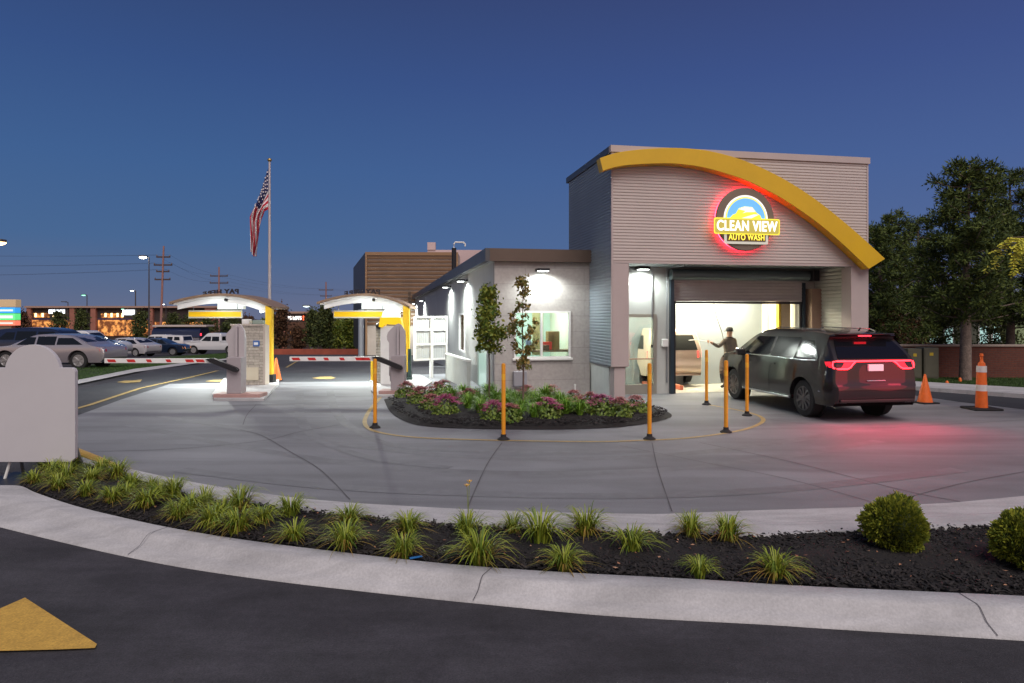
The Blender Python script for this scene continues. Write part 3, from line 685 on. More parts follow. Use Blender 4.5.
# wash bay behind the door
BZ = 3.0
bay_v1 = 15.0
m = MB(); bl, br_ = b0-2.6, b1+.15
m.box(bl-.1, bl, y1, bay_v1, 0, BZ).box(br_+.003, br_+.1, y1+.02, bay_v1, 0, BZ).box(bl, br_, bay_v1, bay_v1+.1, 0, BZ).box(bl, br_, y1+.003, bay_v1, BZ, BZ+.1)
# left partition seen beyond the first car
part(m, 'bay_wall', cream_wall)
m = MB(); m.grid([[(bl, RD, .012), (br_, RD, .012)], [(bl, bay_v1, .012), (br_, bay_v1, .012)]]); part(m, 'bay_floor', mat('bay_floor', (.33, .32, .28), .5, var=.15, vscale=1), fix=False)
for k in range(9): part(MB().box(br_-.045, br_-.003, 3.4+k*1.2, 3.5+k*1.2, .02, BZ-.01), 'bay_rib', cream_wall)
# conveyor
m = MB(); m.box(b0-.1, b0+.05, RD+.6, 10, .02, .14).box(b0+.42, b0+.52, RD+.6, 10, .02, .14); part(m, 'conveyor_rail', mat('red_rail', (.50, .13, .07), .5, var=.1))
for vv in (3.2, 6.2, 10.0):
    lx = MB(); lx.box((b0+b1)/2-1.3, (b0+b1)/2+1.3, vv-.06, vv+.06, BZ-.10, BZ-.04); part(lx, 'tube_light', lamp_mat('bay_tube', (1, .96, .80), 6))
    p = W((b0+b1)/2, vv, BZ-.14)
    lamp('AREA', p, 300, (1, .90, .66), 2.6, size_y=.5, rot=(0, 0, AL))
p = W(b0-1.5, 3.6, 2.7); lamp('AREA', p, 300, (1, .92, .70), 1.2)
# yellow arch beam
up_ = [(600, 158), (612, 154), (626, 151), (650, 148.6), (676, 147.8), (700, 149.5), (719, 153), (740, 159), (759, 166.5), (780, 176.8), (799, 188), (820, 202.5), (842, 220), (864, 239), (885, 258.5)]
dn_ = [(603, 171), (614, 167.5), (628, 165.2), (650, 163.8), (672, 163.6), (692, 165.5), (710, 169), (729, 174.5), (746, 180.3), (764, 188.6), (783, 199), (802, 211.5), (823, 227), (846, 247), (869, 269)]
V0 = -.32
def uz(p): u = upx(p[0], V0); return (u, zpy(p[1], u, V0))
U = [uz(p) for p in up_]; D = [uz(p) for p in dn_]
def catm(pts): return [(q.x, q.y) for q in smooth_poly([Vector((a, b, 0)) for a, b in pts], 4)]
U = catm(U); D = catm(D)
m = MB(); n = len(U); vb = -.035
rows = [[(a[0], V0, a[1]) for a in U], [(a[0], V0, a[1]) for a in D]]
m.grid([[(a[0], vb, a[1]) for a in U], [(a[0], V0+.008, a[1]) for a in U], [(a[0], V0, a[1]-.008) for a in U], [(a[0], V0, a[1]+.008) for a in D], [(a[0], V0+.008, a[1]) for a in D], [(a[0], vb, a[1]) for a in D], [(a[0], vb, a[1]) for a in U]])
k = n
m.add([(U[0][0], V0, U[0][1]), (U[0][0], vb, U[0][1]), (D[0][0], vb, D[0][1]), (D[0][0], V0, D[0][1])], [(0, 1, 2, 3)])
m.add([(U[-1][0], V0, U[-1][1]), (U[-1][0], vb, U[-1][1]), (D[-1][0], vb, D[-1][1]), (D[-1][0], V0, D[-1][1])], [(0, 1, 2, 3)])
part(m, 'yellow_arch', yellow_beam)
# round sign
su = upx(745.5, -.22); sz = zpy(219.3, su, -.22)
sgn = part(MB().lathe([(.02, -.145), (.765, -.145), (.78, -.16), (.78, -.215), (.765, -.23), (.02, -.23)], 56, (su, 0, sz), 'y'), 'sign', mat('sign_ring', (.20, .155, .12), .5, .2), smooth=40)
def disc(r, v, mm, nm, zc=0, half=None):
    MB().lathe([(.001, v+.004), (r, v+.004), (r, v), (.001, v)], 56, (su, 0, sz+zc), 'y').build(nm, mm, sgn)
disc(.595, -.236, lamp_mat('sign_white', (.95, .95, .90), .6), 'white_disc')
disc(.545, -.242, lamp_mat('sign_yellow', (.90, .80, .06), .6), 'yellow_ring')
disc(.515, -.248, lamp_mat('sign_sky_blue', (.13, .42, .85), .65), 'blue_disc')
def flat(poly, v, mm, nm): MB().prism([(su+a, sz+b) for a, b in poly], v, v+.006).build(nm, mm, sgn)
SY, SW = MATS['sign_yellow'], MATS['sign_white']; SB = mat('sign_brown', (.22, .11, .04), .6, emit=(.25, .12, .04), estr=.4)
flat([(-.40, -.12), (-.44, .02), (-.36, .10), (-.28, .13), (-.20, .26), (-.05, .31), (.16, .30), (.28, .16), (.38, .10), (.42, 0), (.40, -.12)], -.258, SY, 'emblem_car')
flat([(-.22, .24), (-.04, .30), (.16, .285), (.24, .18), (.0, .17), (-.10, .14), (-.02, .20)], -.266, SW, 'emblem_windscreen')
flat([(-.20, .0), (.20, .12), (.34, .12), (.05, -.02), (-.14, -.04)], -.266, SW, 'emblem_highlight')
flat([(-.20, -.06), (.18, -.05), (.12, -.13), (-.14, -.13)], -.272, SB, 'emblem_grille')
for cx, cs in ((-.36, 1), (.33, 1)):
    pts = [(cx-.13*cs, -.14)]+[(cx-.12+.24*t/10, -.11+.07*abs(math.sin(t*1.05+.4))+.05*math.sin(math.pi*t/10)) for t in range(11)]+[(cx+.13, -.14)]
    flat(pts, -.268, SW, 'emblem_cloud')
def rbox(a0, a1, b0_, b1_, r=.04, k=4):
    out = []
    for cx, cy, s in ((a1-r, b1_-r, 0), (a0+r, b1_-r, 90), (a0+r, b0_+r, 180), (a1-r, b0_+r, 270)):
        for i in range(k+1): t = R(s+90*i/k); out.append((cx+r*math.cos(t), cy+r*math.sin(t)))
    return out
flat(rbox(-.60, .58, -.62, -.35), -.276, mat('sign_plate_grey', (.55, .55, .48), .5, emit=(.6, .6, .5), estr=.4), 'lower_plate')
flat(rbox(-.53, .51, -.555, -.36, .01), -.284, mat('sign_plate_brown', (.13, .075, .03), .5), 'lower_panel')
flat(rbox(-.885, .885, -.385, .015, .05), -.300, SY, 'banner')
flat(rbox(-.855, .855, -.355, -.015, .04), -.3065, mat('sign_banner_dull_yellow', (.50, .42, .08), .5, emit=(.62, .55, .10), estr=.35), 'banner_field')  # inner field in a duller yellow than the banner border
t = text_mb('CLEAN VIEW', .335, .006, .005); xs_ = [p[0] for p in t.v]; s_ = 1.62/(max(xs_)-min(xs_)); cxm = (max(xs_)+min(xs_))/2
t.v = [(su+(x-cxm)*s_, y-.314, sz+z*1.05-.19) for x, y, z in t.v]; t.build('lettering', lamp_mat('sign_letter_white', (1, 1, 1), 1.3), sgn, fix=False)
t = text_mb('AUTO WASH', .20, .005, .002); xs_ = [p[0] for p in t.v]; s_ = .96/(max(xs_)-min(xs_)); cxm = (max(xs_)+min(xs_))/2
t.v = [(su-.01+(x-cxm)*s_, y-.290, sz+z-.462) for x, y, z in t.v]; t.build('lettering', lamp_mat('sign_letter_yellow', (1, .82, .08), 1.0), sgn, fix=False)
# red halo tube behind the disc
hp = [(su+.74*math.cos(2*math.pi*i/60), -.085, sz+.74*math.sin(2*math.pi*i/60)) for i in range(61)]
halo = MB().tube(hp, .022, 8, caps=False); halo.build('red_halo_tube', lamp_mat('halo_red', (1, .03, .06), 17), sgn)
# ---- low wing
WV = vpx(590, 0)                                    # wing front plane
C0 = upx(494.5, WV); WH = zpy(248.7, C0, WV); WLEN = 41
wall_bot = -1.6
# front wall with window opening
wx0, wx1 = upx(514, WV), upx(570.5, WV); wz0, wz1 = zpy(358, wx1, WV), zpy(311, wx1, WV)
m = MB(); e = .22
m.box(C0, wx0, WV, WV+e, -.1, WH-.05).box(wx1, -.005, WV, WV+e, -.1, WH-.05).box(wx0, wx1, WV, WV+e, -.1, wz0).box(wx0, wx1, WV, WV+e, wz1, WH-.05)
part(m, 'front_wall', wall_panel)
fr = MB(); q = .05
fr.box(wx0, wx1, WV-.02, WV+.06, wz0, wz0+q).box(wx0, wx1, WV-.02, WV+.06, wz1-q, wz1).box(wx0, wx0+q, WV-.02, WV+.06, wz0+q, wz1-q).box(wx1-q, wx1, WV-.02, WV+.06, wz0+q, wz1-q)
mx_ = upx(541.5, WV); fr.box(mx_-.03, mx_+.03, WV-.02, WV+.06, wz0+q, wz1-q)
win = part(fr, 'window', white_paint)
MB().box(wx0+q, mx_-.03, WV+.015, WV+.025, wz0+q, wz1-q).box(mx_+.03, wx1-q, WV+.015, WV+.025, wz0+q, wz1-q).build('pane', glass, win)
MB().cbox(wx0-.05, wx1+.05, WV-.07, WV-.023, wz0-.05, wz0+.01, .008).build('sill', white_paint, win)
# office behind the window
m = MB(); ov = WV+3.0
m.box(C0+.25, -.05, ov, ov+.1, 0, 2.9).box(C0+.24, -.05, WV+e+.003, ov, 2.85, 2.95).box(-.06, -.01, WV+e+.003, ov, 0, 2.85).box(C0+.23, C0+.3, WV+e+.003, ov-.003, 0, 2.85)
part(m, 'office_wall', green_room)
m = MB(); m.box(mx_+.05, mx_+.36, WV+1.3, WV+1.36, 1.0, 2.6); part(m, 'office_partition', mat('tan_partition', (.50, .45, .22), .7))
m = MB(); m.box(wx0+.1, wx1+.4, WV+.38, WV+1.1, 1.13, 1.177); desk = part(m, 'office_desk', mat('desk_wood', (.30, .18, .10), .5))
def inner_thing(nm, label, cat, mb, mm): o = mb.build(nm, mm, loc=(OX, OY, 0), rz=AL); return tag(o, label, cat)
inner_thing('cardboard_box', 'brown cardboard box seen through the right pane of the office window', 'box', MB().cbox(wx1-.46, wx1-.14, WV+.6, WV+.9, 1.18, 1.68, .01).box(wx1-.34, wx1-.16, WV+.585, WV+.598, 1.30, 1.55), mat('cardboard', (.30, .20, .07), .8))
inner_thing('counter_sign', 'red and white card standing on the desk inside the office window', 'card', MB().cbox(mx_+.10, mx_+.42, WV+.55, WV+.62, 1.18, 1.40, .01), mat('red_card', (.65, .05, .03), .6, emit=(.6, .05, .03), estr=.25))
inner_thing('brown_case', 'small brown case on the desk beside the window mullion', 'case', MB().cbox(mx_+.07, mx_+.32, WV+.40, WV+.50, 1.18, 1.32, .02), mat('case_brown', (.16, .085, .04), .6))
inner_thing('poster', 'white and blue paper stuck inside the left office pane', 'poster', MB().box(mx_-.42, mx_-.28, WV+.031, WV+.034, wz0+.12, wz0+.48), mat('poster_paper', (.55, .65, .85), .6))
lamp('AREA', W((wx0+wx1)/2, WV+1.4, 2.8), 95, (.90, 1, .93), .8)
# side wall facing the lanes, with a tall slit window and a glass door
sx0 = C0
def sidepx(px): return vpx(px, C0)
gw0, gw1 = sidepx(465), sidepx(459.5); gz0, gz1 = zpy(353, C0, gw0), zpy(313, C0, gw0)
gd0, gd1 = sidepx(487.5), sidepx(478); gdz = zpy(349, C0, gd0)+.55
y_end = WV+WLEN
m = MB()
m.box(C0-.003, C0+.22, WV+.223, gd0, -.1, WH-.05).box(C0-.003, C0+.22, gd0, gd1, gdz, WH-.05).box(C0-.003, C0+.22, gd1, gw0, -.1, WH-.05).box(C0-.003, C0+.22, gw0, gw1, -.1, gz0).box(C0-.003, C0+.22, gw0, gw1, gz1, WH-.05).box(C0-.003, C0+.22, gw1, y_end, wall_bot, WH-.05)
part(m, 'side_wall', mat('side_wall_panel', (.46, .46, .45), .7, var=.05, vscale=1.2, bump=.2, bscale=20))
m = MB(); m.box(C0-.03, C0+.05, gw0, gw0+.07, gz0, gz1).box(C0-.03, C0+.05, gw1-.07, gw1, gz0, gz1).box(C0-.03, C0+.05, gw0+.07, gw1-.07, gz0, gz0+.06).box(C0-.03, C0+.05, gw0+.07, gw1-.07, gz1-.06, gz1)
sw = part(m, 'window', white_paint); MB().box(C0+.01, C0+.02, gw0+.07, gw1-.07, gz0+.06, gz1-.06).build('pane', dark_glass, sw)
m = MB(); m.box(C0-.02, C0+.05, gd0, gd0+.08, 0, gdz).box(C0-.02, C0+.05, gd1-.08, gd1, 0, gdz).box(C0-.02, C0+.05, gd0+.08, gd1-.08, gdz-.08, gdz)
sdr = part(m, 'glass_door', mat('pale_aluminium', (.55, .6, .58), .35, .5)); MB().box(C0+.01, C0+.02, gd0+.08, gd1-.08, .02, gdz-.08).build('pane', mat('pale_lit_glass', (.35, .5, .45), .1, emit=(.6, .85, .72), estr=.45), sdr)
# fascia and roof
fh = .33
m = MB(); m.box(C0-.14, -.004, WV-.14, WV-.02, WH-fh, WH); part(m, 'fascia', dark_fascia)
m = MB(); m.box(C0-.26, C0-.143, WV-.14, y_end, WH-fh, WH); part(m, 'fascia', blue_fascia)
m = MB(); m.box(C0-.143, C0+.0, WV-.017, y_end, WH-fh+.02, WH-.06); part(m, 'soffit', mat('eave_soffit', (.45, .46, .46), .6))
m = MB(); m.box(C0+.003, 4.5, WV+.0, y_end, WH-.048, WH-.01); part(m, 'roof', dark_fascia)
m = MB(); m.box(C0+.25, 4.4, y_end-.1, y_end, wall_bot, WH-.05); part(m, 'rear_wall', wall_panel)
# rooftop parapet block and vent with a gooseneck
m = MB(); gv = 22.0; q0 = upx(454, gv); m.tube([(q0, gv, WH-.05), (q0, gv, zpy(248, q0, gv))], .13, 10); vent = part(m, 'vent_pipe', dark_metal)
zt = zpy(248, q0, gv); MB().tube([(q0, gv, zt), (q0, gv, zt+.22), (q0+.06, gv, zt+.32), (q0+.55, gv, zt+.32), (q0+.62, gv, zt+.22), (q0+.62, gv, zt+.1)], .045, 8).build('gooseneck', white_paint, vent)
# wall lights
wl_body = dark_metal; lens = lamp_mat('lamp_lens', (.92, 1, .97), 14)
def wall_light(u, v, z, dirn, power, spread=.1, tilt=25):
    f = MB()
    if dirn == 'front': f.cbox(u-.16, u+.16, v-.34, v-.003, z, z+.07, .012)
    else: f.cbox(u-.36, u-.005, v-.13, v+.13, z, z+.07, .012)
    o = part(f, 'wall_light', wl_body)
    l = MB()
    if dirn == 'front': l.box(u-.13, u+.13, v-.32, v-.14, z-.012, z-.002)
    else: l.box(u-.34, u-.14, v-.11, v+.11, z-.012, z-.002)
    l.build('lens', lens, o)
    p = W(u, v-.26, z-.06) if dirn == 'front' else W(u-.26, v, z-.06)
    ang = R(tilt)
    rot = (R(0), 0, AL)
    lamp('SPOT', p, power, (.93, 1, .95), .08, 172, rot, blend=.6)
lu = upx(541, WV); wall_light(lu, WV, zpy(271.5, lu, WV), 'front', 190)
lu = upx(640, RD); wall_light(lu, RD, zpy(270, lu, RD), 'front', 190)
for px, py in ((467.5, 281.5), (451, 287.5)):
    v = sidepx(px); wall_light(C0, v, zpy(py, C0, v), 'side', 800)
for px, py in ((424.8, 298.8), (416.5, 301)):
    v = sidepx(px); v = min(v, y_end-1); wall_light(C0, v, WH-.75, 'side', 1100)
# fittings on the front wall
m = MB(); a, b = upx(512.5, WV), upx(526, WV); m.cbox(a, b, WV-.16, WV-.003, zpy(386, a, WV), zpy(371, a, WV), .02); part(m, 'meter_box', mat('meter_grey', (.28, .28, .31), .5))
a = upx(575, WV-.3); MB().tube([(a, WV-.3, 0), (a, WV-.3, .32)], .02, 8).tube([(a-.03, WV-.3, .30), (a+.03, WV-.3, .30)], .015, 6).build('water_standpipe', white_paint, loc=(OX, OY, 0), rz=AL)
tag(bpy.data.objects['water_standpipe'], 'short white standpipe on the ground before the office wall', 'pipe')
# low utility wall beside the wing
A = G(447, 378.5); B = G(469, 390)
d = (B-A); ang = math.atan2(d.y, d.x); lw = thing('low_wall', 'low pale masonry screen wall with white cap in front of the side of the wing', 'wall', A, ang)
MB().box(0, d.length, -.05, .05, 0, .80).build('wall', mat('pale_masonry', (.42, .43, .41), .8, var=.06, vscale=2, bump=.3), lw)
MB().cbox(-.02, d.length+.02, -.08, .08, .803, .86, .01).build('cap', white_paint, lw)

# brown slatted block at the far end
Y0 = 58.0; gz = g(Y0)
p0, p1 = at(365.3, Y0), at(458, Y0); bt_ = HC+(HY-252)*Y0/FPX
bb = thing('brown_building', 'tall block clad in brown horizontal slats beyond the low wing', 'building', (p0.x, Y0, gz), R(1.5))
wd = p1.x-p0.x; hh = bt_-gz
MB().box(0.15, wd, .1, 9, 0, hh-.1).build('wall', beige_wall, bb)
m = MB(); zz = 2.6
while zz < hh-.35: m.box(.16, wd-.3, .0, .09, zz, zz+.20); zz += .33
m.build('slat_cladding', brown_slats, bb)
MB().box(0, .155, -.06, .12, 0, hh-.003).box(wd-.3, wd, -.06, .097, 2.4, hh-.003).box(0.158, wd-.3, -.06, .097, hh-.28, hh-.003).build('corner_frame', mat('brown_frame', (.27, .16, .085), .5), bb)
MB().box(wd*.46, wd*.49, -.03, -.003, 2.5, hh*.62).build('downpipe', mat('dark_pipe', (.07, .045, .03), .5), bb)
MB().prism([(-.02, .13), (.12, .13), (-4.75, 19), (-4.9, 19)], 0, hh-.003, 'z').build('side_cladding', mat('dark_side', (.05, .05, .06), .5), bb)
pk = mat('pink_parapet', (.50, .38, .38), .7)
q0, q1, q2 = (at(x, 61).x-p0.x for x in (428, 436, 500)); MB().box(q0, q2, 3.2, 3.6, hh-1.5, HC+(HY-249.5)*61/FPX-gz).box(q0, q1, 3.1, 3.7, HC+(HY-249.5)*61/FPX-gz+.003, HC+(HY-242)*61/FPX-gz).build('roof_parapet', pk, bb)
cp = at(361, 40.0); tag(MB().tube([(0, 0, 0), (0, 0, 3.0)], .16, 14).build('steel_column', mat('galvanised', (.45, .5, .55), .4, .4), loc=(cp.x, cp.y, g(40)), smooth=60), 'round grey steel column left of the second kiosk', 'column')

# ---------------------------------------------------------------- gate lanes
def canopy(label, px_post, py_base, sc_):
    base = G(px_post, py_base); Y = base.y; k = FPX/Y
    r = thing('lane_canopy', label, 'canopy', (base.x, base.y, 0), 0, 'arched canopies over the pay lanes')
    H0 = HC+(HY-306)/k                                  # height where the roof meets the post
    MB().cbox(-.10, .10, -.10, .10, .28, H0, .012).build('post', yellow_metal, r)
    MB().cbox(-.16, .16, -.16, .16, 0, .30, .02).build('post_base', rubber, r)
    span = 103/ k * sc_; L_ = -(span-.12)
    tip, apex, end = HC+(HY-302)/k, HC+(HY-293.5)/k, HC+(HY-306.5)/k
    xa = L_+span*.515
    def z_of(x):
        if x < xa: t = (x-xa)/(L_-xa); return apex+(tip-apex)*t*t
        t = (x-xa)/(.12-xa); return apex+(end-apex)*t*t
    X = [L_+span*i/28 for i in range(29)]
    dp = 1.5
    def slab(t0, t1, ya, yb, nm, mm, x0=0, x1=28):
        rows = []
        for (y, t) in ((ya, t0), (yb, t0), (yb, t1), (ya, t1), (ya, t0)): rows.append([(x, y, z_of(x)+t) for x in X[x0:x1+1]])
        mb = MB(); mb.grid(rows); n_ = x1-x0+1
        for i in (0, n_-1):
            c = [rows[j][i] for j in range(4)]; mb.add(c, [(0, 1, 2, 3)])
        return mb.build(nm, mm, r, smooth=35)
    slab(-.075, 0, -.10, dp, 'roof', mat('canopy_bronze', (.23, .155, .105), .5, var=.06))
    slab(-.135, -.078, -.06, dp-.05, 'ceiling', mat('canopy_white', (.78, .80, .80), .5), 1, 27)
    sl = slab(-.30, -.138, -.02, .10, 'rib', MATS['canopy_white'], 2, 27)
    # hanging clearance bar
    bx0, bx1 = L_+14/k, L_+68/k; zb0, zb1 = HC-(318.2-HY)/k, HC-(310.3-HY)/k
    bar = MB().cbox(bx0, bx1, .25, .33, zb0, zb1, .008).build('clearance_bar', mat('bar_white', (.55, .56, .50), .5, emit=(.9, .95, .9), estr=.08), r)
    MB().box(bx0+.02, bx1-.02, .238, .247, zb0+.045, zb1-.045).build('yellow_stripe', mat('bar_yellow', (.7, .42, .004), .5, emit=(1, .60, .005), estr=.35), bar)
    hm = MB()
    for xx in (bx0+.15, bx1-.15): hm.tube([(xx, .29, zb1), (xx, .29, z_of(xx)-.1)], .012, 6)
    hm.build('hanger', grey_metal, r)
    lx0, lx1 = L_+41/k, L_+68/k; zl0, zl1 = HC-(309-HY)/k, HC-(299.5-HY)/k
    MB().cbox(lx0, lx1, .42, .60, zl0, zl1, .01).build('light_box', mat('box_white', (.9, .92, .92), .5, emit=(.9, 1, 1), estr=.15), r)
    MB().cbox((lx0+lx1)/2-.1, (lx0+lx1)/2+.1, .15, .30, zl1-.05, zl1+.04, .02).build('lamp_head', lamp_mat('canopy_lens', (.95, 1, 1), 8), r)
    MB().cbox((lx0+lx1)/2+.02, (lx0+lx1)/2+.12, -.13, -.03, zl1-.06, zl1+.04, .03).build('camera', dark_metal, r)
    # standing letters, read from the far side
    tx = text_mb('PAY HERE', .33, .02, .012); xs_ = [p[0] for p in tx.v]; c = (max(xs_)+min(xs_))/2; wtx = 37/k; s = wtx/(max(xs_)-min(xs_)); xc = L_+39/k
    vs = []
    for x, y, z in tx.v:
        X_ = xc-(x-c)*s; vs.append((X_, dp*.55-y, z*s*.85+z_of(xc-wtx*.5)+.09+(z_of(X_)-z_of(xc-wtx*.5))))
    tx.v = vs; tx.build('lettering', mat('letter_dark', (.02, .018, .024), .5), r, fix=False)
    # light under the canopy
    lamp('AREA', (base.x+(lx0+lx1)/2-.4, base.y+.8, z_of((lx0+lx1)/2)-.5), 260, (.93, 1, .94), .7, size_y=.5)
    lamp('SPOT', (base.x+(lx0+lx1)/2-.3, base.y-.15, z_of((lx0+lx1)/2)-.33), 600, (.95, 1, .90), .1, 150, (R(-34), 0, 0), blend=1)
    lamp('POINT', (base.x+(lx0+lx1)/2-.2, base.y-.32, z_of((lx0+lx1)/2)-.50), 8, (.93, 1, .96), .08)
    lamp('POINT', (base.x-.5, base.y-.25, H0-.25), 5, (.93, 1, .96), .05)
    sp = MB().tube([(-.12, .05, H0-.12), (-.30, .05, H0-.16)], .05, 10); sp.build('spotlight', MATS['lamp_lens'], r)
    return r, k
canopy('left arched canopy with yellow post beside the flagpole', 269.5, 384, 1.0)
canopy('right arched canopy with yellow post beside the low wing', 406.5, 381, .90)
def arch_poly(w_, h, shoulder, r):
    pts = [(-w_/2, 0), (w_/2, 0), (w_/2, shoulder-.03), (w_/2-.03, shoulder), (r, shoulder)]
    pts += [(r*math.cos(R(a)), shoulder+(h-shoulder)*math.sin(R(a))) for a in range(8, 180, 8)]
    pts += [(-r, shoulder), (-w_/2+.03, shoulder), (-w_/2, shoulder-.03)]
    return pts
def barrier(label, pxp, pyp, arm_len, arm_px_off, flipx=1):
    b = G(pxp, pyp); Y = b.y; k = FPX/Y
    r = thing('barrier_gate', label, 'barrier', (b.x, b.y, 0), 0, 'barrier gates at the pay lanes')
    MB().cbox(-.55, .62, 0, .55, 0, .15, .015).build('plinth', plinth_m, r)
    MB().cbox(-.24, .12, .06, .42, .15, 1.06, .012).build('cabinet', lav_d, r)
    m = MB(); m.prism([(x-.08, z) for x, z in [(-.27, .5), (.17, .5), (.17, 1.55), (.13, 1.74), (.06, 1.86), (-.02, 1.90), (-.10, 1.87), (-.17, 1.80), (-.23, 1.74), (-.30, 1.66), (-.33, 1.56), (-.32, 1.46), (-.27, 1.38)]], .425, .50)
    m.cbox(-.12, -.07, .30, .43, 1.06, 1.84, .01).cbox(-.33, -.25, .43, .5, .35, .52, .01); m.box(-.055, .09, .36, .425, 1.06, 1.72)
    m.build('shroud', lav, r)
    za = .98
    x0 = -.62 if flipx else 0
    arm = MB().cbox(-.62-arm_len, -.55, .00, .045, za-.06, za+.06, .008).build('arm', white_paint, r)
    st = MB(); kk = 6
    red = mat('red_tape', (.55, .02, .02), .5, var=.15, vscale=10)
    for i in range(kk):
        xx = -.62-arm_len*(.04+.92*i/(kk-1)); xx = min(xx, -.95) if i == 0 else xx
        wq = .20 if i in (0, 1, 4, 5) else .12
        st.add([(xx, -.004, za-.035), (xx+wq, -.004, za-.035), (xx+wq-.04, -.004, za+.035), (xx-.04, -.004, za+.035)], [(0, 1, 2, 3)])
    st.build('reflector_stripe', red, arm, fix=False)
    m = MB(); m.prism([(-.72, za+.05), (-.55, za+.07), (.04, za-.17), (.09, za-.22), (.05, za-.28), (-.02, za-.27), (-.60, za-.04)], -.06, .10); m.build('arm_bracket', dark_metal, r)
    MB().tube([(-.05, .0, za-.20), (-.05, .06, za-.20)], .05, 12).build('pivot', dark_metal, r)
    return r
barrier('left lane barrier gate on reddish plinth with lowered striped arm', 235, 400, 2.65, 0)
barrier('right lane barrier gate beside the island bed with lowered striped arm', 399.5, 396.5, 2.25, 0)
# lane islands (low raised pads) 
for nm, pts in (('traffic_island', [(214, 401), (264, 401), (279, 385), (279, 380), (224, 380), (212, 396)]), ('traffic_island', [(376, 397.5), (412, 397.5), (432, 383), (420, 376), (374, 376), (371, 392)])):
    P_ = [G(*p) for p in pts]; MB().prism([(p.x, p.y) for p in P_], -.05, .06, 'z').build(nm, curb_m, kind='structure')
def kiosk(label, px0, px1, py, top_py, rich):
    a = G(px0, py, .06); b = G(px1, py, .06); k = FPX/a.y; w_ = b.x-a.x; h = (py-top_py)/k
    r = thing('pay_kiosk', label, 'kiosk', (a.x, a.y, .06), 0, 'stone faced pay kiosks')
    MB().box(0, w_-.07, 0, .30, 0, h).build('stone_body', stone, r)
    MB().cbox(w_-.067, w_, -.02, .32, 0, h+.02, .008).build('edge_trim', beige_wall, r)
    MB().cbox(-.02, w_-.07, -.03, .33, h+.003, h+.05, .01).build('cap', beige_wall, r)
    return r, w_, h
r, w_, h = kiosk('stone pay kiosk with sticker behind the left barrier gate', 231, 265.5, 385, 326, 1)
MB().cbox(w_-.36, w_-.17, -.03, -.004, h-.60, h-.43, .005).build('sticker', mat('sticker_blue', (.05, .14, .40), .5), r)
MB().box(w_-.33, w_-.21, -.037, -.032, h-.56, h-.48).build('sticker_face', mat('sticker_white', (.7, .75, .8), .5), r)
MB().cbox(w_-.66, w_-.20, -.03, -.004, .14, .52, .006).build('access_panel', mat('cream_panel', (.55, .50, .38), .6), r)
MB().cbox(.30, .52, .03, .27, h+.053, h+.20, .02).build('card_reader', white_paint, r)
MB().cbox(.60, w_-.1, .05, .28, h+.053, h+.17, .02).build('menu_hood', mat('hood_green', (.25, .32, .28), .6), r)
r, w_, h = kiosk('narrow stone pay kiosk behind the right barrier gate with black camera ball', 376, 384, 383, 328, 0)
m = MB().lathe([(.001, -.11), (.08, -.08), (.11, 0), (.08, .08), (.001, .11)], 16, (.12, -.1, h+.06)); m.build('camera_ball', dark_metal, r, smooth=True)
# pay machine with lit dome
p = G(390.5, 385, .06); r = thing('pay_machine', 'white pay machine with glowing dome and yellow band behind the right barrier', 'pay machine', (p.x, p.y, .06)); k = FPX/p.y
MB().cbox(-.30, .30, 0, .35, 0, (385-326)/k, .02).build('body', white_paint, r)
MB().prism([(-.34, 1.72), (-.30, 2.0), (.30, 2.0), (.36, 1.60), (.28, 1.60), (.22, 1.78), (-.16, 1.80), (-.22, 1.70)], -.04, .33).build('yellow_band', mat('band_yellow', (.9, .62, .01), .5, emit=(1, .7, .01), estr=.35), r)
MB().prism([(-.26, 2.003), (-.22, 2.16), (-.10, 2.30), (.05, 2.32), (.18, 2.22), (.26, 2.003)], -.02, .31).build('dome', mat('dome_white', (.9, .95, 1), .4, emit=(.9, .97, 1), estr=.8), r)
# yellow bollard, black guard, cone
p = G(372.5, 382); r = thing('bollard', 'yellow bollard standing behind the leftmost orange delineator post', 'bollard', p)
MB().lathe([(.055, 0), (.055, .66), (.045, .70), (.015, .72)], 16).build('post', yellow_metal, r, smooth=50)
MB().lathe([(.09, 0), (.09, .05), (.058, .06)], 16).build('base', white_band, r, smooth=50)
p = G(409.6, 381.5); tag(MB().cbox(-.05, .05, -.05, .05, 0, 1.05, .01).cbox(-.09, .09, -.09, .09, 0, .14, .01).build('guard_post', mat('dark_green_guard', (.01, .035, .03), .5), loc=p), 'short black green guard post against the right canopy post', 'post')
# white screened frame beside the wing
pL = G(414, 379); pR = G(447, 377); r = thing('screen_frame', 'white framed mesh screen on posts beside the wing wall', 'screen', (pL.x, pL.y, 0), math.atan2(pR.y-pL.y, pR.x-pL.x))
w_ = (pR-pL).length; k = FPX/pL.y; z0, z1 = (379-361)/k, (379-316)/k; m = MB(); q = .035
for zz in (z0, z0+(z1-z0)*.34, z0+(z1-z0)*.67, z1-.07): m.box(0, w_, -q, q, zz, zz+.07)
for xx in (0, w_-.07): m.box(xx, xx+.07, -q-.003, q+.003, z0, z1)
m.box(w_*.48, w_*.48+.10, -q-.006, q+.006, 0, z1); m.build('frame', white_paint, r)
m = MB()
nx = 16
for i in range(nx): m.box(.07+(w_-.14)*i/nx, .07+(w_-.14)*(i+.9)/nx, -.008, .008, z0+.07, z1-.07)
m.build('mesh_panel', mat('screen_grey', (.48, .50, .50), .6), r)

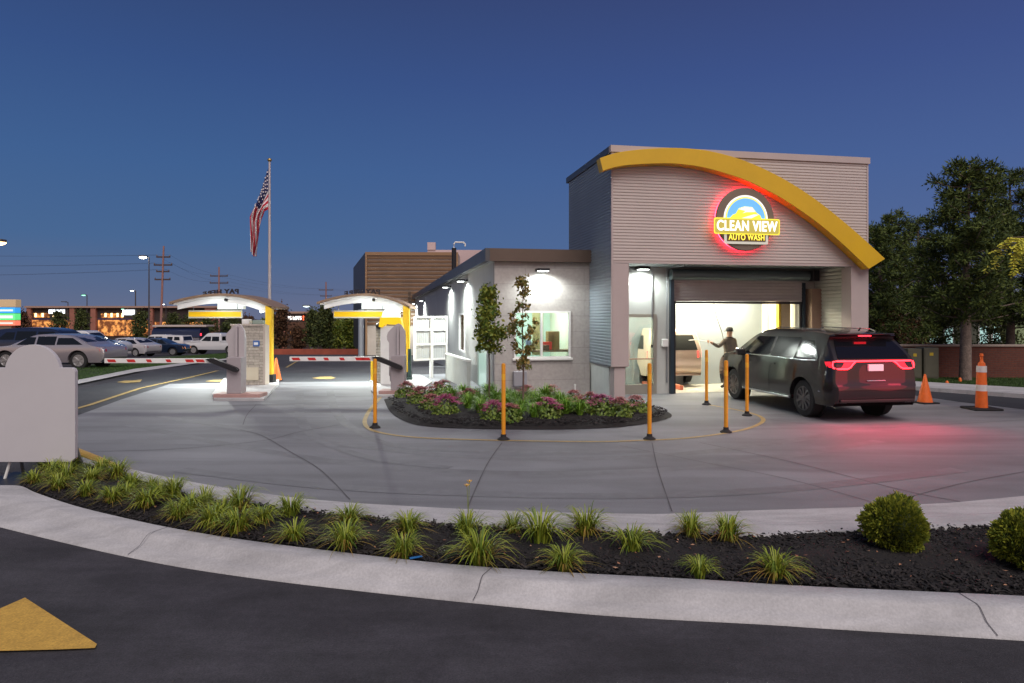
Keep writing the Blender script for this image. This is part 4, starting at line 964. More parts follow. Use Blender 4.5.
# rounded white board on stand at left front
p = G(34, 482); k = FPX/p.y; r = thing('sign_board', 'large blank pale board with arched top on legs at the left edge', 'sign', (p.x, p.y, 0), 0)
bw_ = 85/k; bz0 = (482-461.5)/k; bh = (461.5-344.5)/k; sh = (461.5-367.5)/k
pts = [(-bw_/2, bz0+.03), (-bw_/2+.03, bz0), (bw_/2-.05, bz0), (bw_/2, bz0+.05)]+[(bw_/2, bz0+sh-.05), (bw_/2-.015, bz0+sh-.015), (bw_/2-.05, bz0+sh)]
ra = 27.5/k; cz = bz0+bh-ra*.98
for a in range(0, 181, 9): pts.append((ra*math.cos(R(a)), max(bz0+sh, cz+ra*.98*math.sin(R(a)))))
pts += [(-bw_/2+.05, bz0+sh), (-bw_/2, bz0+sh-.05)]
o = MB().prism(pts, -.03, .03).build('panel', mat('board_white', (.50, .49, .515), .5, var=.02, vscale=2), r)
bv = o.modifiers.new('b', 'BEVEL'); bv.width = .008; bv.segments = 2; bv.limit_method = 'ANGLE'
for xx in (-.30, .46):
    m = MB(); m.tube([(xx, .04, bz0+.35), (xx, .18, bz0+.02), (xx-.06 if xx < 0 else xx+.02, .32, .02)], .02, 8); m.build('leg', grey_metal, r)
    MB().tube([(xx, .07, bz0+.15), (xx-.09, .02, .015)], .018, 8).build('strut', white_paint, r)
MB().cbox(-.55, .6, -.35, .4, 0, .04, .01).build('base_plate', dark_metal, r)

# delineator posts
dl = thing('delineator_post', '', 'post', G(375, 428), 0, 'amber delineator posts around the island')
MB().lathe([(.036, .03), (.036, 1.26), (.032, 1.29), (.012, 1.30)], 16).build('tube', orange_plastic, dl, smooth=50)
MB().lathe([(.105, 0), (.105, .02), (.075, .04), (.05, .055), (.045, .10)], 24).build('base', rubber, dl, smooth=50)
MB().lathe([(.0375, 1.02), (.0375, 1.12)], 16).build('reflective_band', mat('amber_band', (.78, .40, .03), .3), dl, smooth=50)
labs = ['leftmost amber delineator post beside the right barrier arm', 'amber delineator post in front of the young trees and island flowers', 'amber delineator post before the right end of the island bed',
        'amber delineator post between the island bed tip and the dark car', 'amber delineator post beside the front wheel of the dark car', 'farthest amber delineator post in front of the roller door opening']
for i, (px, py) in enumerate([(375, 428), (503.5, 440), (649.5, 439.5), (726, 432.5), (747, 415.8), (706.5, 404.8)]):
    if i == 0: dl['label'] = labs[0]
    else: dup(dl, G(px, py), label=labs[i], rz=i)

# cones
def cone(label, loc, h, r0, bands, name='traffic_cone', base=.2, tip=.025):
    r = thing(name, label, 'cone', loc, .2)
    MB().lathe([(r0, .03), (tip, h-.02), (tip*.6, h)], 24).build('cone', cone_orange, r, smooth=50)
    MB().cbox(-base, base, -base, base, 0, .035, .012).build('base', rubber, r)
    for z0, z1 in bands:
        f = lambda z: r0+(tip-r0)*(z-.03)/(h-.05)+.003
        MB().lathe([(f(z0), z0), (f(z1), z1)], 24).build('white_band', white_band, r, smooth=50)
    return r
cone('plain orange traffic cone beside the rear bumper of the dark car', G(925, 403.2), .70, .17, [], base=.22)
p = G(981.5, 409.5); k = FPX/p.y
r = thing('channelizer_cone', 'tall slim orange traffic cone with two white bands near the right edge', 'cone', p)
h = 56/k
MB().lathe([(.125, .04), (.115, .3), (.095, .85*h*.8), (.07, h*.83), (.055, h*.84), (.035, h*.86), (.03, h*.94), (.045, h*.96), (.03, h)], 24).build('cone', cone_orange, r, smooth=40)
MB().cbox(-.32, .32, -.28, .28, 0, .05, .03).build('base', rubber, r)
for z0, z1 in ((.42, .56), (.84, .98)):
    MB().lathe([(.121-z0*.022, z0), (.121-z1*.022, z1)], 24).build('white_band', white_band, r, smooth=40)
cone('orange cone half hidden behind the left canopy post', G(273.5, 381.5)+Vector((.02, .2, 0)), .75, .17, [], base=.18)

# ---------------------------------------------------------------- vehicles
def boolean_cut(o, cutters):
    for c in cutters:
        md = o.modifiers.new('cut', 'BOOLEAN'); md.operation = 'DIFFERENCE'; md.object = c; md.solver = 'EXACT'
    dg = bpy.context.evaluated_depsgraph_get(); me = bpy.data.meshes.new_from_object(o.evaluated_get(dg))
    o.modifiers.clear(); o.data = me
    for c in cutters: bpy.data.objects.remove(c)
def vehicle(name, label, cat, loc, rz, sp, group=None, detail=1):
    """sp: T silhouette (x,z) from the rear bottom over the roof to the front bottom; W half width; belt; wheels"""
    r = thing(name, label, cat, loc, rz, group)
    T = [Vector((x, 0, z)) for x, z in sp['T']]; T = smooth_poly(T, 3) if sp.get('smooth', 1) else T
    Wd, belt, roofz = sp['W'], sp['belt'], max(z for x, z in sp['T']); xr, xf = min(x for x, z in sp['T']), max(x for x, z in sp['T'])
    tum = sp.get('tumble', .34)
    def hw(x, z):
        a = max(0, (x-(xf-.9))/.9); b_ = max(0, ((xr+.50)-x)/.50)
        f = 1-.16*a*a-.13*b_**3
        if z < belt: f *= 1-.035*((z-.72)/.35)**2 if z > .2 else 1
        wv = Wd*f
        if z >= belt-.06: wv -= tum*max(0, z-belt+.03)
        return wv
    B = [Vector((min(max(p.x, xr+.12), xf-.15), 0, sp['clear'])) for p in T]
    Q = [0, .12, .3, .45, .6, .72, .82, .9, .96, 1]
    C = sum(T, Vector())/len(T)
    rowsL = []
    for p, b_ in zip(T, B):
        ins = (C-p).normalized()*.035
        rowsL.append([(lambda q_: Vector((q_.x, hw(q_.x, q_.z), q_.z)))(b_.lerp(p+ins, q)) for q in Q])
    mb = MB(); mb.grid(rowsL); mb.grid([[Vector((v.x, -v.y, v.z)) for v in row] for row in rowsL])
    top = []
    for i, p in enumerate(T):
        s = rowsL[i][-1]; y = max(.05, s.y-.035); top.append([s, Vector((p.x, y, p.z)), Vector((p.x, y*.5, p.z+.008)), Vector((p.x, 0, p.z+.012)), Vector((p.x, -y*.5, p.z+.008)), Vector((p.x, -y, p.z)), Vector((s.x, -s.y, s.z))])
    mb.grid(top)
    mb.grid([[rowsL[i][0], Vector((rowsL[i][0].x, -rowsL[i][0].y, rowsL[i][0].z))] for i in range(len(T))])
    # end closures
    for e in (0, -1):
        row = rowsL[e]; mb.add([row[0], *row[1:], *[Vector((v.x, -v.y, v.z)) for v in reversed(row)]], [tuple(range(2*len(row)))])
    o = mb.build('body', sp['paint'], r)
    bm = bmesh.new(); bm.from_mesh(o.data); bmesh.ops.remove_doubles(bm, verts=bm.verts, dist=.002); bmesh.ops.dissolve_degenerate(bm, edges=bm.edges, dist=.001); bmesh.ops.holes_fill(bm, edges=bm.edges); bmesh.ops.recalc_face_normals(bm, faces=bm.faces); bm.to_mesh(o.data); bm.free()
    wr = sp['wr']; cut = []
    for wx in sp['wheels']:
        for s in (1, -1):
            c = MB().lathe([(wr*1.17, s*(Wd-.32)), (wr*1.17, s*(Wd+.4))], 32, (wx, 0, wr), 'y').build('cut', sp['paint']); c.parent = None; c.matrix_world = Matrix.Translation(loc) @ Matrix.Rotation(rz, 4, 'Z'); cut.append(c)
    bpy.context.view_layer.update()
    boolean_cut(o, cut); o.data.shade_smooth(); o.data.set_sharp_from_angle(angle=R(32))
    # wheels
    for wx in sp['wheels']:
        for s in (1, -1):
            yc = s*(hw(wx, wr)-.03)
            inn_ = yc-s*.24
            t = MB().lathe([(wr*.62, inn_-yc), (wr*.93, inn_-yc), (wr, inn_-yc+s*.03), (wr, -s*.03), (wr*.94, 0), (wr*.66, s*.004), (wr*.64, -s*.03), (wr*.60, -s*.04)], 36, (0, 0, 0), 'y')
            tw = t.build('wheel', tyre_m, r, loc=(wx, yc, wr), smooth=35)
            rm = MB(); rm.lathe([(wr*.655, -s*.02), (wr*.655, s*.006), (wr*.60, s*.008), (wr*.58, -s*.05), (.03, -s*.09)], 36, (0, 0, 0), 'y')
            if detail:
                for kq in range(sp.get('spokes', 7)):
                    a = 2*math.pi*kq/sp.get('spokes', 7); M = Matrix.Rotation(a, 4, 'Y')
                    q = [(-.018, s*.004, wr*.1), (.018, s*.004, wr*.1), (.030, s*.004, wr*.62), (-.030, s*.004, wr*.62)]
                    q2 = [(x, -s*.05, z) for x, y, z in q]
                    rm.add([M @ Vector(v) for v in q+q2], [(0, 1, 2, 3), (4, 7, 6, 5), (0, 3, 7, 4), (1, 5, 6, 2)])
                rm.lathe([(.05, -s*.04), (.05, s*.008), (.03, s*.012)], 16, (0, 0, 0), 'y')
            rm.build('rim', sp.get('rim', rim_m), tw, smooth=30)
            MB().lathe([(wr*1.15, -s*.30), (wr*1.15, -s*.29)], 24, (wx, s*Wd, wr), 'y').build('arch_liner', rubber, r)
    # side glass patches follow the body surface
    for poly in sp['glass']:
        for s in (1, -1):
            mb = MB(); (x0a, x1a, z0), (x0b, x1b, z1) = poly; rows = []
            for i in range(5):
                f = i/4; z = z0+(z1-z0)*f; xa = x0a+(x0b-x0a)*f; xb = x1a+(x1b-x1a)*f
                rows.append([(xa+(xb-xa)*j/6, s*(hw(xa+(xb-xa)*j/6, z)+.006), z) for j in range(7)])
            mb.grid(rows).build('side_window', sp.get('gm', dark_glass), r, fix=False, smooth=True)
    # silhouette lookup for end panels
    def surf(z, end):                                   # x of rear / front surface at height z
        best = None; K = len(T)
        rng = range(K-1) if end == 'rear' else range(K-2, -1, -1)
        for i in rng:
            a, b_ = T[i], T[i+1]
            if (a.z-z)*(b_.z-z) <= 0 and abs(a.z-b_.z) > 1e-4: return a.x+(b_.x-a.x)*(z-a.z)/(b_.z-a.z)
        return T[0].x if end == 'rear' else T[-1].x
    r_hw, r_surf = hw, surf
    for (z0, z1, ins0, ins1, end) in sp['screens']:
        mb = MB(); rows = []; sg = -1 if end == 'rear' else 1
        for i in range(6):
            z = z0+(z1-z0)*i/5; x = surf(z, end); y = hw(x, z)-(ins0+(ins1-ins0)*i/5); rows.append([(x+sg*(.026-.008*abs(j)), y*j, z) for j in (-1, -.5, 0, .5, 1)])
        mb.grid(rows).build('rear_window' if end == 'rear' else 'windscreen', sp.get('gm', dark_glass), r, fix=False, smooth=True)
    for (ya, yb, z0, z1, end, mm, nm) in sp.get('lights', []):
        for s in (1, -1):
            mb = MB(); rows = []; sg = -1 if end == 'rear' else 1
            for i in range(3):
                z = z0+(z1-z0)*i/2; x = surf(z, end); W_ = hw(x, z); row = []
                for j in range(5):
                    y = ya+(min(yb, W_-.03)-ya)*j/4; row.append((x+sg*.012-sg*.05*(j/4)**3, s*y, z))
                row.append((x-sg*.12, s*(hw(x-sg*.12, z)+.010), z)); rows.append(row)
            mb.grid(rows).build(nm, mm, r, fix=False, smooth=True)
    return r, hw, surf
tail_off = mat('tail_lens', (.30, .012, .015), .25, coat=.5)
tail_on = lamp_mat('tail_lit', (1, .03, .05), 5)
head_off = mat('head_lens', (.45, .47, .5), .15, coat=.5)
amber = mat('amber_lens', (.7, .25, .03), .3, emit=(1, .35, .05), estr=.6)
plate_m = mat('plate_white', (.7, .72, .8), .5, emit=(.8, .8, 1), estr=.08)
def paint(name, c, met=.5, rough=.25): return mat(name, c, rough, met, coat=.8)
suvT = [(-2.42, .36), (-2.53, .42), (-2.56, .52), (-2.56, .70), (-2.51, .80), (-2.49, 1.05), (-2.45, 1.24), (-2.26, 1.46), (-2.08, 1.64), (-2.16, 1.70), (-2.04, 1.745), (-1.6, 1.785), (-.9, 1.815), (-.1, 1.81), (.40, 1.76), (.75, 1.65), (1.15, 1.40), (1.38, 1.26), (1.65, 1.20), (2.05, 1.14), (2.38, .99), (2.52, .84), (2.56, .60), (2.52, .45), (2.40, .34)]
suv_paint = mat('suv_charcoal', (.011, .0095, .011), .5, .0, coat=1, spec=.2)
rl = G(805.5, 416.5); th = R(99)        # heading: forward axis away from the camera, slightly left
suv = dict(T=suvT, W=.97, belt=1.18, wheels=(-1.50, 1.54), wr=.385, clear=.33, paint=suv_paint, rim=rim_d, spokes=10, tumble=.44,
    glass=[((-2.05, -1.28, 1.24), (-1.70, -1.28, 1.60)), ((-1.20, -.28, 1.21), (-1.20, -.28, 1.645)), ((-.18, 1.06, 1.22), (-.18, .55, 1.63))],
    screens=[(1.27, 1.62, .10, .13, 'rear'), (1.30, 1.70, .10, .14, 'front')])
fw = Vector((math.cos(th), math.sin(th), 0)); lf = Vector((-math.sin(th), math.cos(th), 0))
cen_s = rl-lf*.86+fw*1.50
r, hwf, sf = vehicle('parked_suv', 'dark grey SUV with glowing red tail lights waiting at the roller door', 'car', cen_s, th, suv, detail=1)
# lit tail light racetrack
def rp(y, z, o=.02):
    x = sf(z, 'rear'); W_ = hwf(x, z); a = abs(y); dx = 0
    if a > .62: dx = .07*((a-.62)/.3)**2*1.0
    return (x-o+dx, y, z)
red_hot = lamp_mat('led_red', (1, .018, .028), 9); red_soft = lamp_mat('led_red_soft', (1, .02, .04), 1.2)
MB().tube([rp(-.80+1.6*i/20, 1.215) for i in range(21)], .015, 8).build('light_bar', red_hot, r)
for s in (1, -1):
    pts = [(.40, 1.215), (.47, 1.17), (.54, 1.095), (.60, 1.065), (.80, 1.065), (.875, 1.085), (.885, 1.14), (.87, 1.20), (.80, 1.215), (.62, 1.218)]
    tl = MB().tube([rp(s*y, z) for y, z in pts], .015, 8).build('tail_light', red_hot, r)
    mb = MB(); mb.grid([[rp(s*y, 1.075, .01) for y in (.58, .7, .8, .87)], [rp(s*y, 1.21, .01) for y in (.46, .62, .76, .87)]]); mb.build('lens', red_soft, tl, fix=False)
    MB().grid([[(-2.44, s*(hwf(-2.44, 1.09)+.006), 1.085), (-2.32, s*(hwf(-2.32, 1.09)+.008), 1.095)], [(-2.42, s*(hwf(-2.42, 1.2)+.006), 1.205), (-2.28, s*(hwf(-2.28, 1.20)+.008), 1.195)]]).build('side_lens', red_soft, tl, fix=False)
    MB().cbox(-2.53, -2.44, s*.70-.07, s*.70+.07, .40, .44, .01).build('exhaust_tip', rim_m, r)
    # mirrors
    mm_ = MB().cbox(.86, 1.02, s*1.04-.11, s*1.04+.11, 1.16, 1.32, .03); mm_.build('mirror', suv_paint, r)
    MB().cbox(-1.05, .98, s*.955-.03, s*.955+.03, .34, .39, .012).build('sill_trim', mat('chrome_trim', (.55, .57, .6), .2, .9), r)
    MB().tube([(-1.75, s*.56, 1.78), (-1.6, s*.565, 1.825), (.0, s*.565, 1.845), (.2, s*.56, 1.80)], .012, 6).build('roof_rail', MATS['chrome_trim'], r)
    MB().tube([(-2.1, s*(hwf(-2.1, .55)+.005), .60), (-2.5, s*.86, .60)], .010, 6).build('bumper_trim', MATS['chrome_trim'], r)
    for dx in (-.40, .72):
        MB().cbox(dx-.09, dx+.09, s*(hwf(dx, .98)+.015)-.012, s*(hwf(dx, .98)+.015)+.012, 1.03, 1.06, .006).build('door_handle', suv_paint, r)
    MB().tube([(x, s*(hwf(x, 1.195)+.010), 1.195+.02*(x < -1.6)) for x in (-2.05, -1.6, -1.1, -.5, 0, .5, 1.08)], .009, 6).build('window_trim', MATS['chrome_trim'], r)
    seam = MB()
    for pts in ([(-1.24, .42), (-1.24, .80), (-1.22, 1.17)], [(-.23, .40), (-.23, 1.17)], [(1.05, .42), (1.08, .9), (1.02, 1.17)], [(-1.24, .42), (1.05, .41)]):
        seam.tube([(x, s*(hwf(x, z)+.001), z) for x, z in smooth_poly([Vector((a, b, 0)) for a, b in pts], 4) and [(q.x, q.y) for q in smooth_poly([Vector((a, b, 0)) for a, b in pts], 4)]], .004, 4)
    seam.build('door_seam', rubber, r)
MB().cbox(-2.53, -2.485, -.16, .16, 1.02, 1.15, .006).build('number_plate', plate_m, r)
MB().cbox(-2.205, -2.165, -.13, .13, 1.69, 1.71, .005).build('high_brake_light', red_hot, r)
MB().cbox(-2.26, -1.90, -.62, .62, 1.725, 1.75, .012).build('spoiler', suv_paint, r)
MB().cbox(-2.585, -2.50, -.80, .80, .41, .47, .015).build('lower_bumper', rubber, r)
MB().tube([(-2.52, y, .83) for y in (-.20, 0, .20)], .012, 6).build('hatch_handle', MATS['chrome_trim'], r)
MB().tube([(-2.0, 0, 1.80), (-2.05, 0, 1.86)], .015, 6).build('antenna', rubber, r)
q = cen_s-fw*2.75
for s in (-.65, .65):
    lamp('SPOT', q+lf*s+Vector((0, 0, 1.0)), 85, (1, .07, .13), .12, 165, (R(58), 0, th+R(90)-R(28)), blend=1, name='tail_lamp_light')
    lamp('POINT', q-fw*.35+lf*s+Vector((0, 0, 1.0)), 20, (1, .03, .07), .5, name='tail_lamp_glow')

# car already in the bay
bay_paint = mat('bay_car_cream', (.60, .47, .37), .3, .3, coat=.6)
bT = [(-2.2, .38), (-2.34, .45), (-2.36, .62), (-2.33, .75), (-2.32, 1.02), (-2.26, 1.30), (-2.14, 1.58), (-1.95, 1.68), (-.8, 1.74), (.2, 1.70), (.9, 1.30), (1.2, 1.12), (1.8, 1.05), (2.2, .92), (2.32, .7), (2.3, .45), (2.2, .36)]
bc = W(upx(703, RD+1.4)-.86, RD+3.7, .02)
r, h2, s2 = vehicle('bay_car', 'cream coloured hatchback inside the bright wash bay seen from behind', 'car', bc, AL+R(90), dict(T=bT, W=.90, belt=1.05, wheels=(-1.35, 1.35), wr=.33, clear=.32, paint=bay_paint, tumble=.26, gm=mat('bay_glass', (.03, .032, .03), .35, spec=.2), glass=[((-2.0, -1.1, 1.10), (-1.75, -1.1, 1.50)), ((-1.0, .0, 1.10), (-1.0, .0, 1.54)), ((.08, 1.0, 1.10), (.08, .40, 1.52))],
    screens=[(1.08, 1.52, .12, .16, 'rear'), (1.14, 1.62, .1, .14, 'front')], lights=[(.66, .86, .86, 1.06, 'rear', lamp_mat('bay_tail', (1, .10, .08), 1.2), 'tail_light')]))
MB().cbox(-2.30, -2.26, -.45, .45, .78, .90, .01).build('number_plate', MATS['reflective_white'], r)

# parked cars in the lot
sedT = [(-2.3, .34), (-2.44, .42), (-2.47, .60), (-2.46, .82), (-2.38, .92), (-2.15, .98), (-1.90, 1.05), (-1.25, 1.35), (-.8, 1.45), (.0, 1.47), (.45, 1.41), (1.15, 1.08), (1.35, 1.0), (2.0, .93), (2.35, .80), (2.45, .6), (2.43, .42), (2.3, .32)]
def sedan(p, **k):
    d = dict(T=sedT, W=.93, belt=.98, wheels=(-1.48, 1.50), wr=.34, clear=.28, paint=p, tumble=.42,
        glass=[((-1.68, -.60, 1.03), (-1.22, -.60, 1.33)), ((-.53, .20, 1.02), (-.53, .20, 1.38)), ((.28, 1.02, 1.02), (.28, .60, 1.35))],
        screens=[(1.10, 1.38, .14, .16, 'rear'), (1.04, 1.38, .12, .14, 'front')], lights=[(.62, .88, .72, .90, 'rear', tail_off, 'tail_light'), (.58, .85, .62, .76, 'front', head_off, 'headlight')]); d.update(k); return d
def suvs(p, **k):
    d = dict(suv); d.update(paint=p, rim=rim_m, spokes=7, lights=[(.66, .92, .9, 1.12, 'rear', tail_off, 'tail_light'), (.6, .9, .8, .95, 'front', head_off, 'headlight')]); d.update(k); return d
pickT = [(-2.75, .50), (-2.85, .58), (-2.85, .75), (-2.80, 1.15), (-2.70, 1.20), (-.98, 1.21), (-.93, 1.25), (-.80, 1.78), (-.60, 1.86), (.2, 1.88), (.60, 1.80), (1.15, 1.28), (1.35, 1.22), (2.3, 1.15), (2.70, 1.0), (2.80, .75), (2.78, .55), (2.65, .45)]
capT = [(-2.75, .50), (-2.85, .58), (-2.85, .75), (-2.80, 1.20), (-2.66, 1.72), (-2.5, 1.80), (-1.0, 1.84), (-.6, 1.88), (.2, 1.88), (.60, 1.80), (1.15, 1.28), (1.35, 1.22), (2.3, 1.15), (2.70, 1.0), (2.80, .75), (2.78, .55), (2.65, .45)]
def pick(p, **k):
    d = dict(T=pickT, W=.98, belt=1.18, wheels=(-1.75, 1.85), wr=.40, clear=.45, paint=p, tumble=.28,
        glass=[((-.72, .02, 1.28), (-.66, .02, 1.70)), ((.12, 1.05, 1.28), (.12, .66, 1.70))],
        screens=[(1.32, 1.74, .12, .14, 'front'), (1.34, 1.70, .12, .14, 'rear')], lights=[(.78, .95, .85, 1.12, 'rear', mat('pickup_lens', (.6, .02, .02), .3, coat=.4), 'tail_light'), (.6, .9, .85, 1.02, 'front', head_off, 'headlight')]); d.update(k); return d
P = math.pi
def put(px, Y): v = at(px, Y); v.z = g(Y); return v
PG = 'cars parked in the lot on the left'
vehicle('parked_sedan', 'silver sedan with dark windows nearest the grass, behind the arched white board', 'car', put(57, 28.4), R(178), sedan(paint('silver_paint', (.42, .38, .41), .6), T=[(x*1.02, z*.96) for x, z in sedT], wheels=(-1.50, 1.50), wr=.36, glass=[((-1.70, -.62, 1.0), (-1.22, -.62, 1.27)), ((-.55, .22, .99), (-.55, .22, 1.33)), ((.30, 1.04, .99), (.30, .62, 1.30))], belt=.94), PG)
vehicle('parked_suv', 'navy blue SUV parked directly behind the silver sedan', 'car', put(52, 34.5), R(3), suvs(paint('navy_paint', (.012, .02, .06)), lights=[(.66, .92, .9, 1.12, 'rear', tail_on, 'tail_light'), (.6, .9, .8, .95, 'front', head_off, 'headlight')]), PG)
vehicle('parked_suv', 'dark teal SUV at the far left edge below the coloured sign', 'car', put(-8, 42), R(8), suvs(paint('teal_paint', (.015, .05, .065))), PG)
vehicle('parked_pickup', 'white cab pickup facing right behind the teal sedan', 'pickup truck', put(84, 46), R(4), pick(paint('white_car_paint', (.62, .62, .64), .1)), PG)
vehicle('parked_sedan', 'teal sedan showing only its tail behind the silver sedan', 'car', put(76, 39), R(174), sedan(paint('light_teal', (.10, .20, .23))), PG)
vehicle('parked_sedan', 'white sedan with red tail lens in the middle of the parked row', 'car', put(128, 54), R(166), sedan(paint('pearl_paint', (.50, .48, .50), .2)), PG)
vehicle('parked_sedan', 'dark blue sedan nose between the white sedan and the capped white pickup', 'car', put(158, 58), R(6), sedan(paint('deep_blue', (.015, .03, .07)), lights=[(.62, .88, .72, .90, 'rear', tail_off, 'tail_light'), (.58, .85, .58, .76, 'front', amber, 'headlight')]), PG)
vehicle('parked_pickup', 'white pickup with a cap over its bed beside the dark tank trailer', 'pickup truck', put(161, 66), R(174), pick(paint('white_car_paint2', (.62, .60, .60), .1), T=capT, glass=[((-2.5, -1.9, 1.35), (-2.4, -1.9, 1.68)), ((-1.75, -1.2, 1.35), (-1.75, -1.2, 1.68)), ((-.72, .02, 1.28), (-.66, .02, 1.70)), ((.12, 1.05, 1.28), (.12, .66, 1.70))]), PG)
# motor coach / tank trailer, dark above, silver below
p = put(181, 72); r = thing('tank_trailer', 'long dark navy trailer with silver lower half behind the parked white pickup', 'trailer', p, 0)
L_ = 5.0; pr = [(-.9, .9), (-1.15, 1.2), (-1.2, 1.7), (-1.1, 2.3), (-.8, 2.65), (0, 2.75), (.8, 2.65), (1.1, 2.3), (1.2, 1.7), (1.15, 1.2), (.9, .9)]
MB().prism([(y, z) for y, z in pr if z >= 1.65]+[], -L_/2, L_/2, 'x').build('tank_top', mat('navy_tank', (.012, .02, .06), .3, .3, coat=.4), r)
MB().prism([(-1.16, 1.64), (-1.15, 1.2), (-.9, .9), (.9, .9), (1.15, 1.2), (1.16, 1.64)], -L_/2+.05, L_/2-.05, 'x').build('tank_belly', mat('silver_tank', (.35, .34, .38), .3, .6), r)
MB().cbox(-L_/2, L_/2+.6, -1.0, 1.0, 2.76, 2.95, .03).build('top_rail', mat('pale_rail', (.50, .42, .38), .6), r)
MB().cbox(-L_/2, L_/2, -.7, .7, .65, .88, .02).build('chassis', dark_metal, r)
for xx in (.55, 1.5, -1.9):
    for s in (-1, 1):
        t = MB().lathe([(.25, s*.02), (.46, s*.02), (.48, s*.05), (.48, s*.28), (.44, s*.30), (.25, s*.29)], 24, (0, 0, 0), 'y').build('wheel', tyre_m, r, loc=(xx, s*.75, .48), smooth=35)
        MB().lathe([(.26, s*.24), (.24, s*.295), (.08, s*.25), (.07, s*.33), (.02, s*.34)], 20, (0, 0, 0), 'y').build('rim', rim_m, t, smooth=35)
MB().cbox(L_/2+.01, L_/2+.06, -1.05, -.85, 1.85, 2.1, .01).build('marker_light', lamp_mat('marker_red', (1, .05, .08), 2), r)
# white cab truck
p = put(217, 66); vehicle('parked_pickup', 'white truck beyond the trailer, partly behind the left barrier gate', 'pickup truck', p, R(175), pick(paint('white_car_paint3', (.60, .60, .62), .1), T=[(x*1.0, z*1.08) for x, z in pickT]), PG)

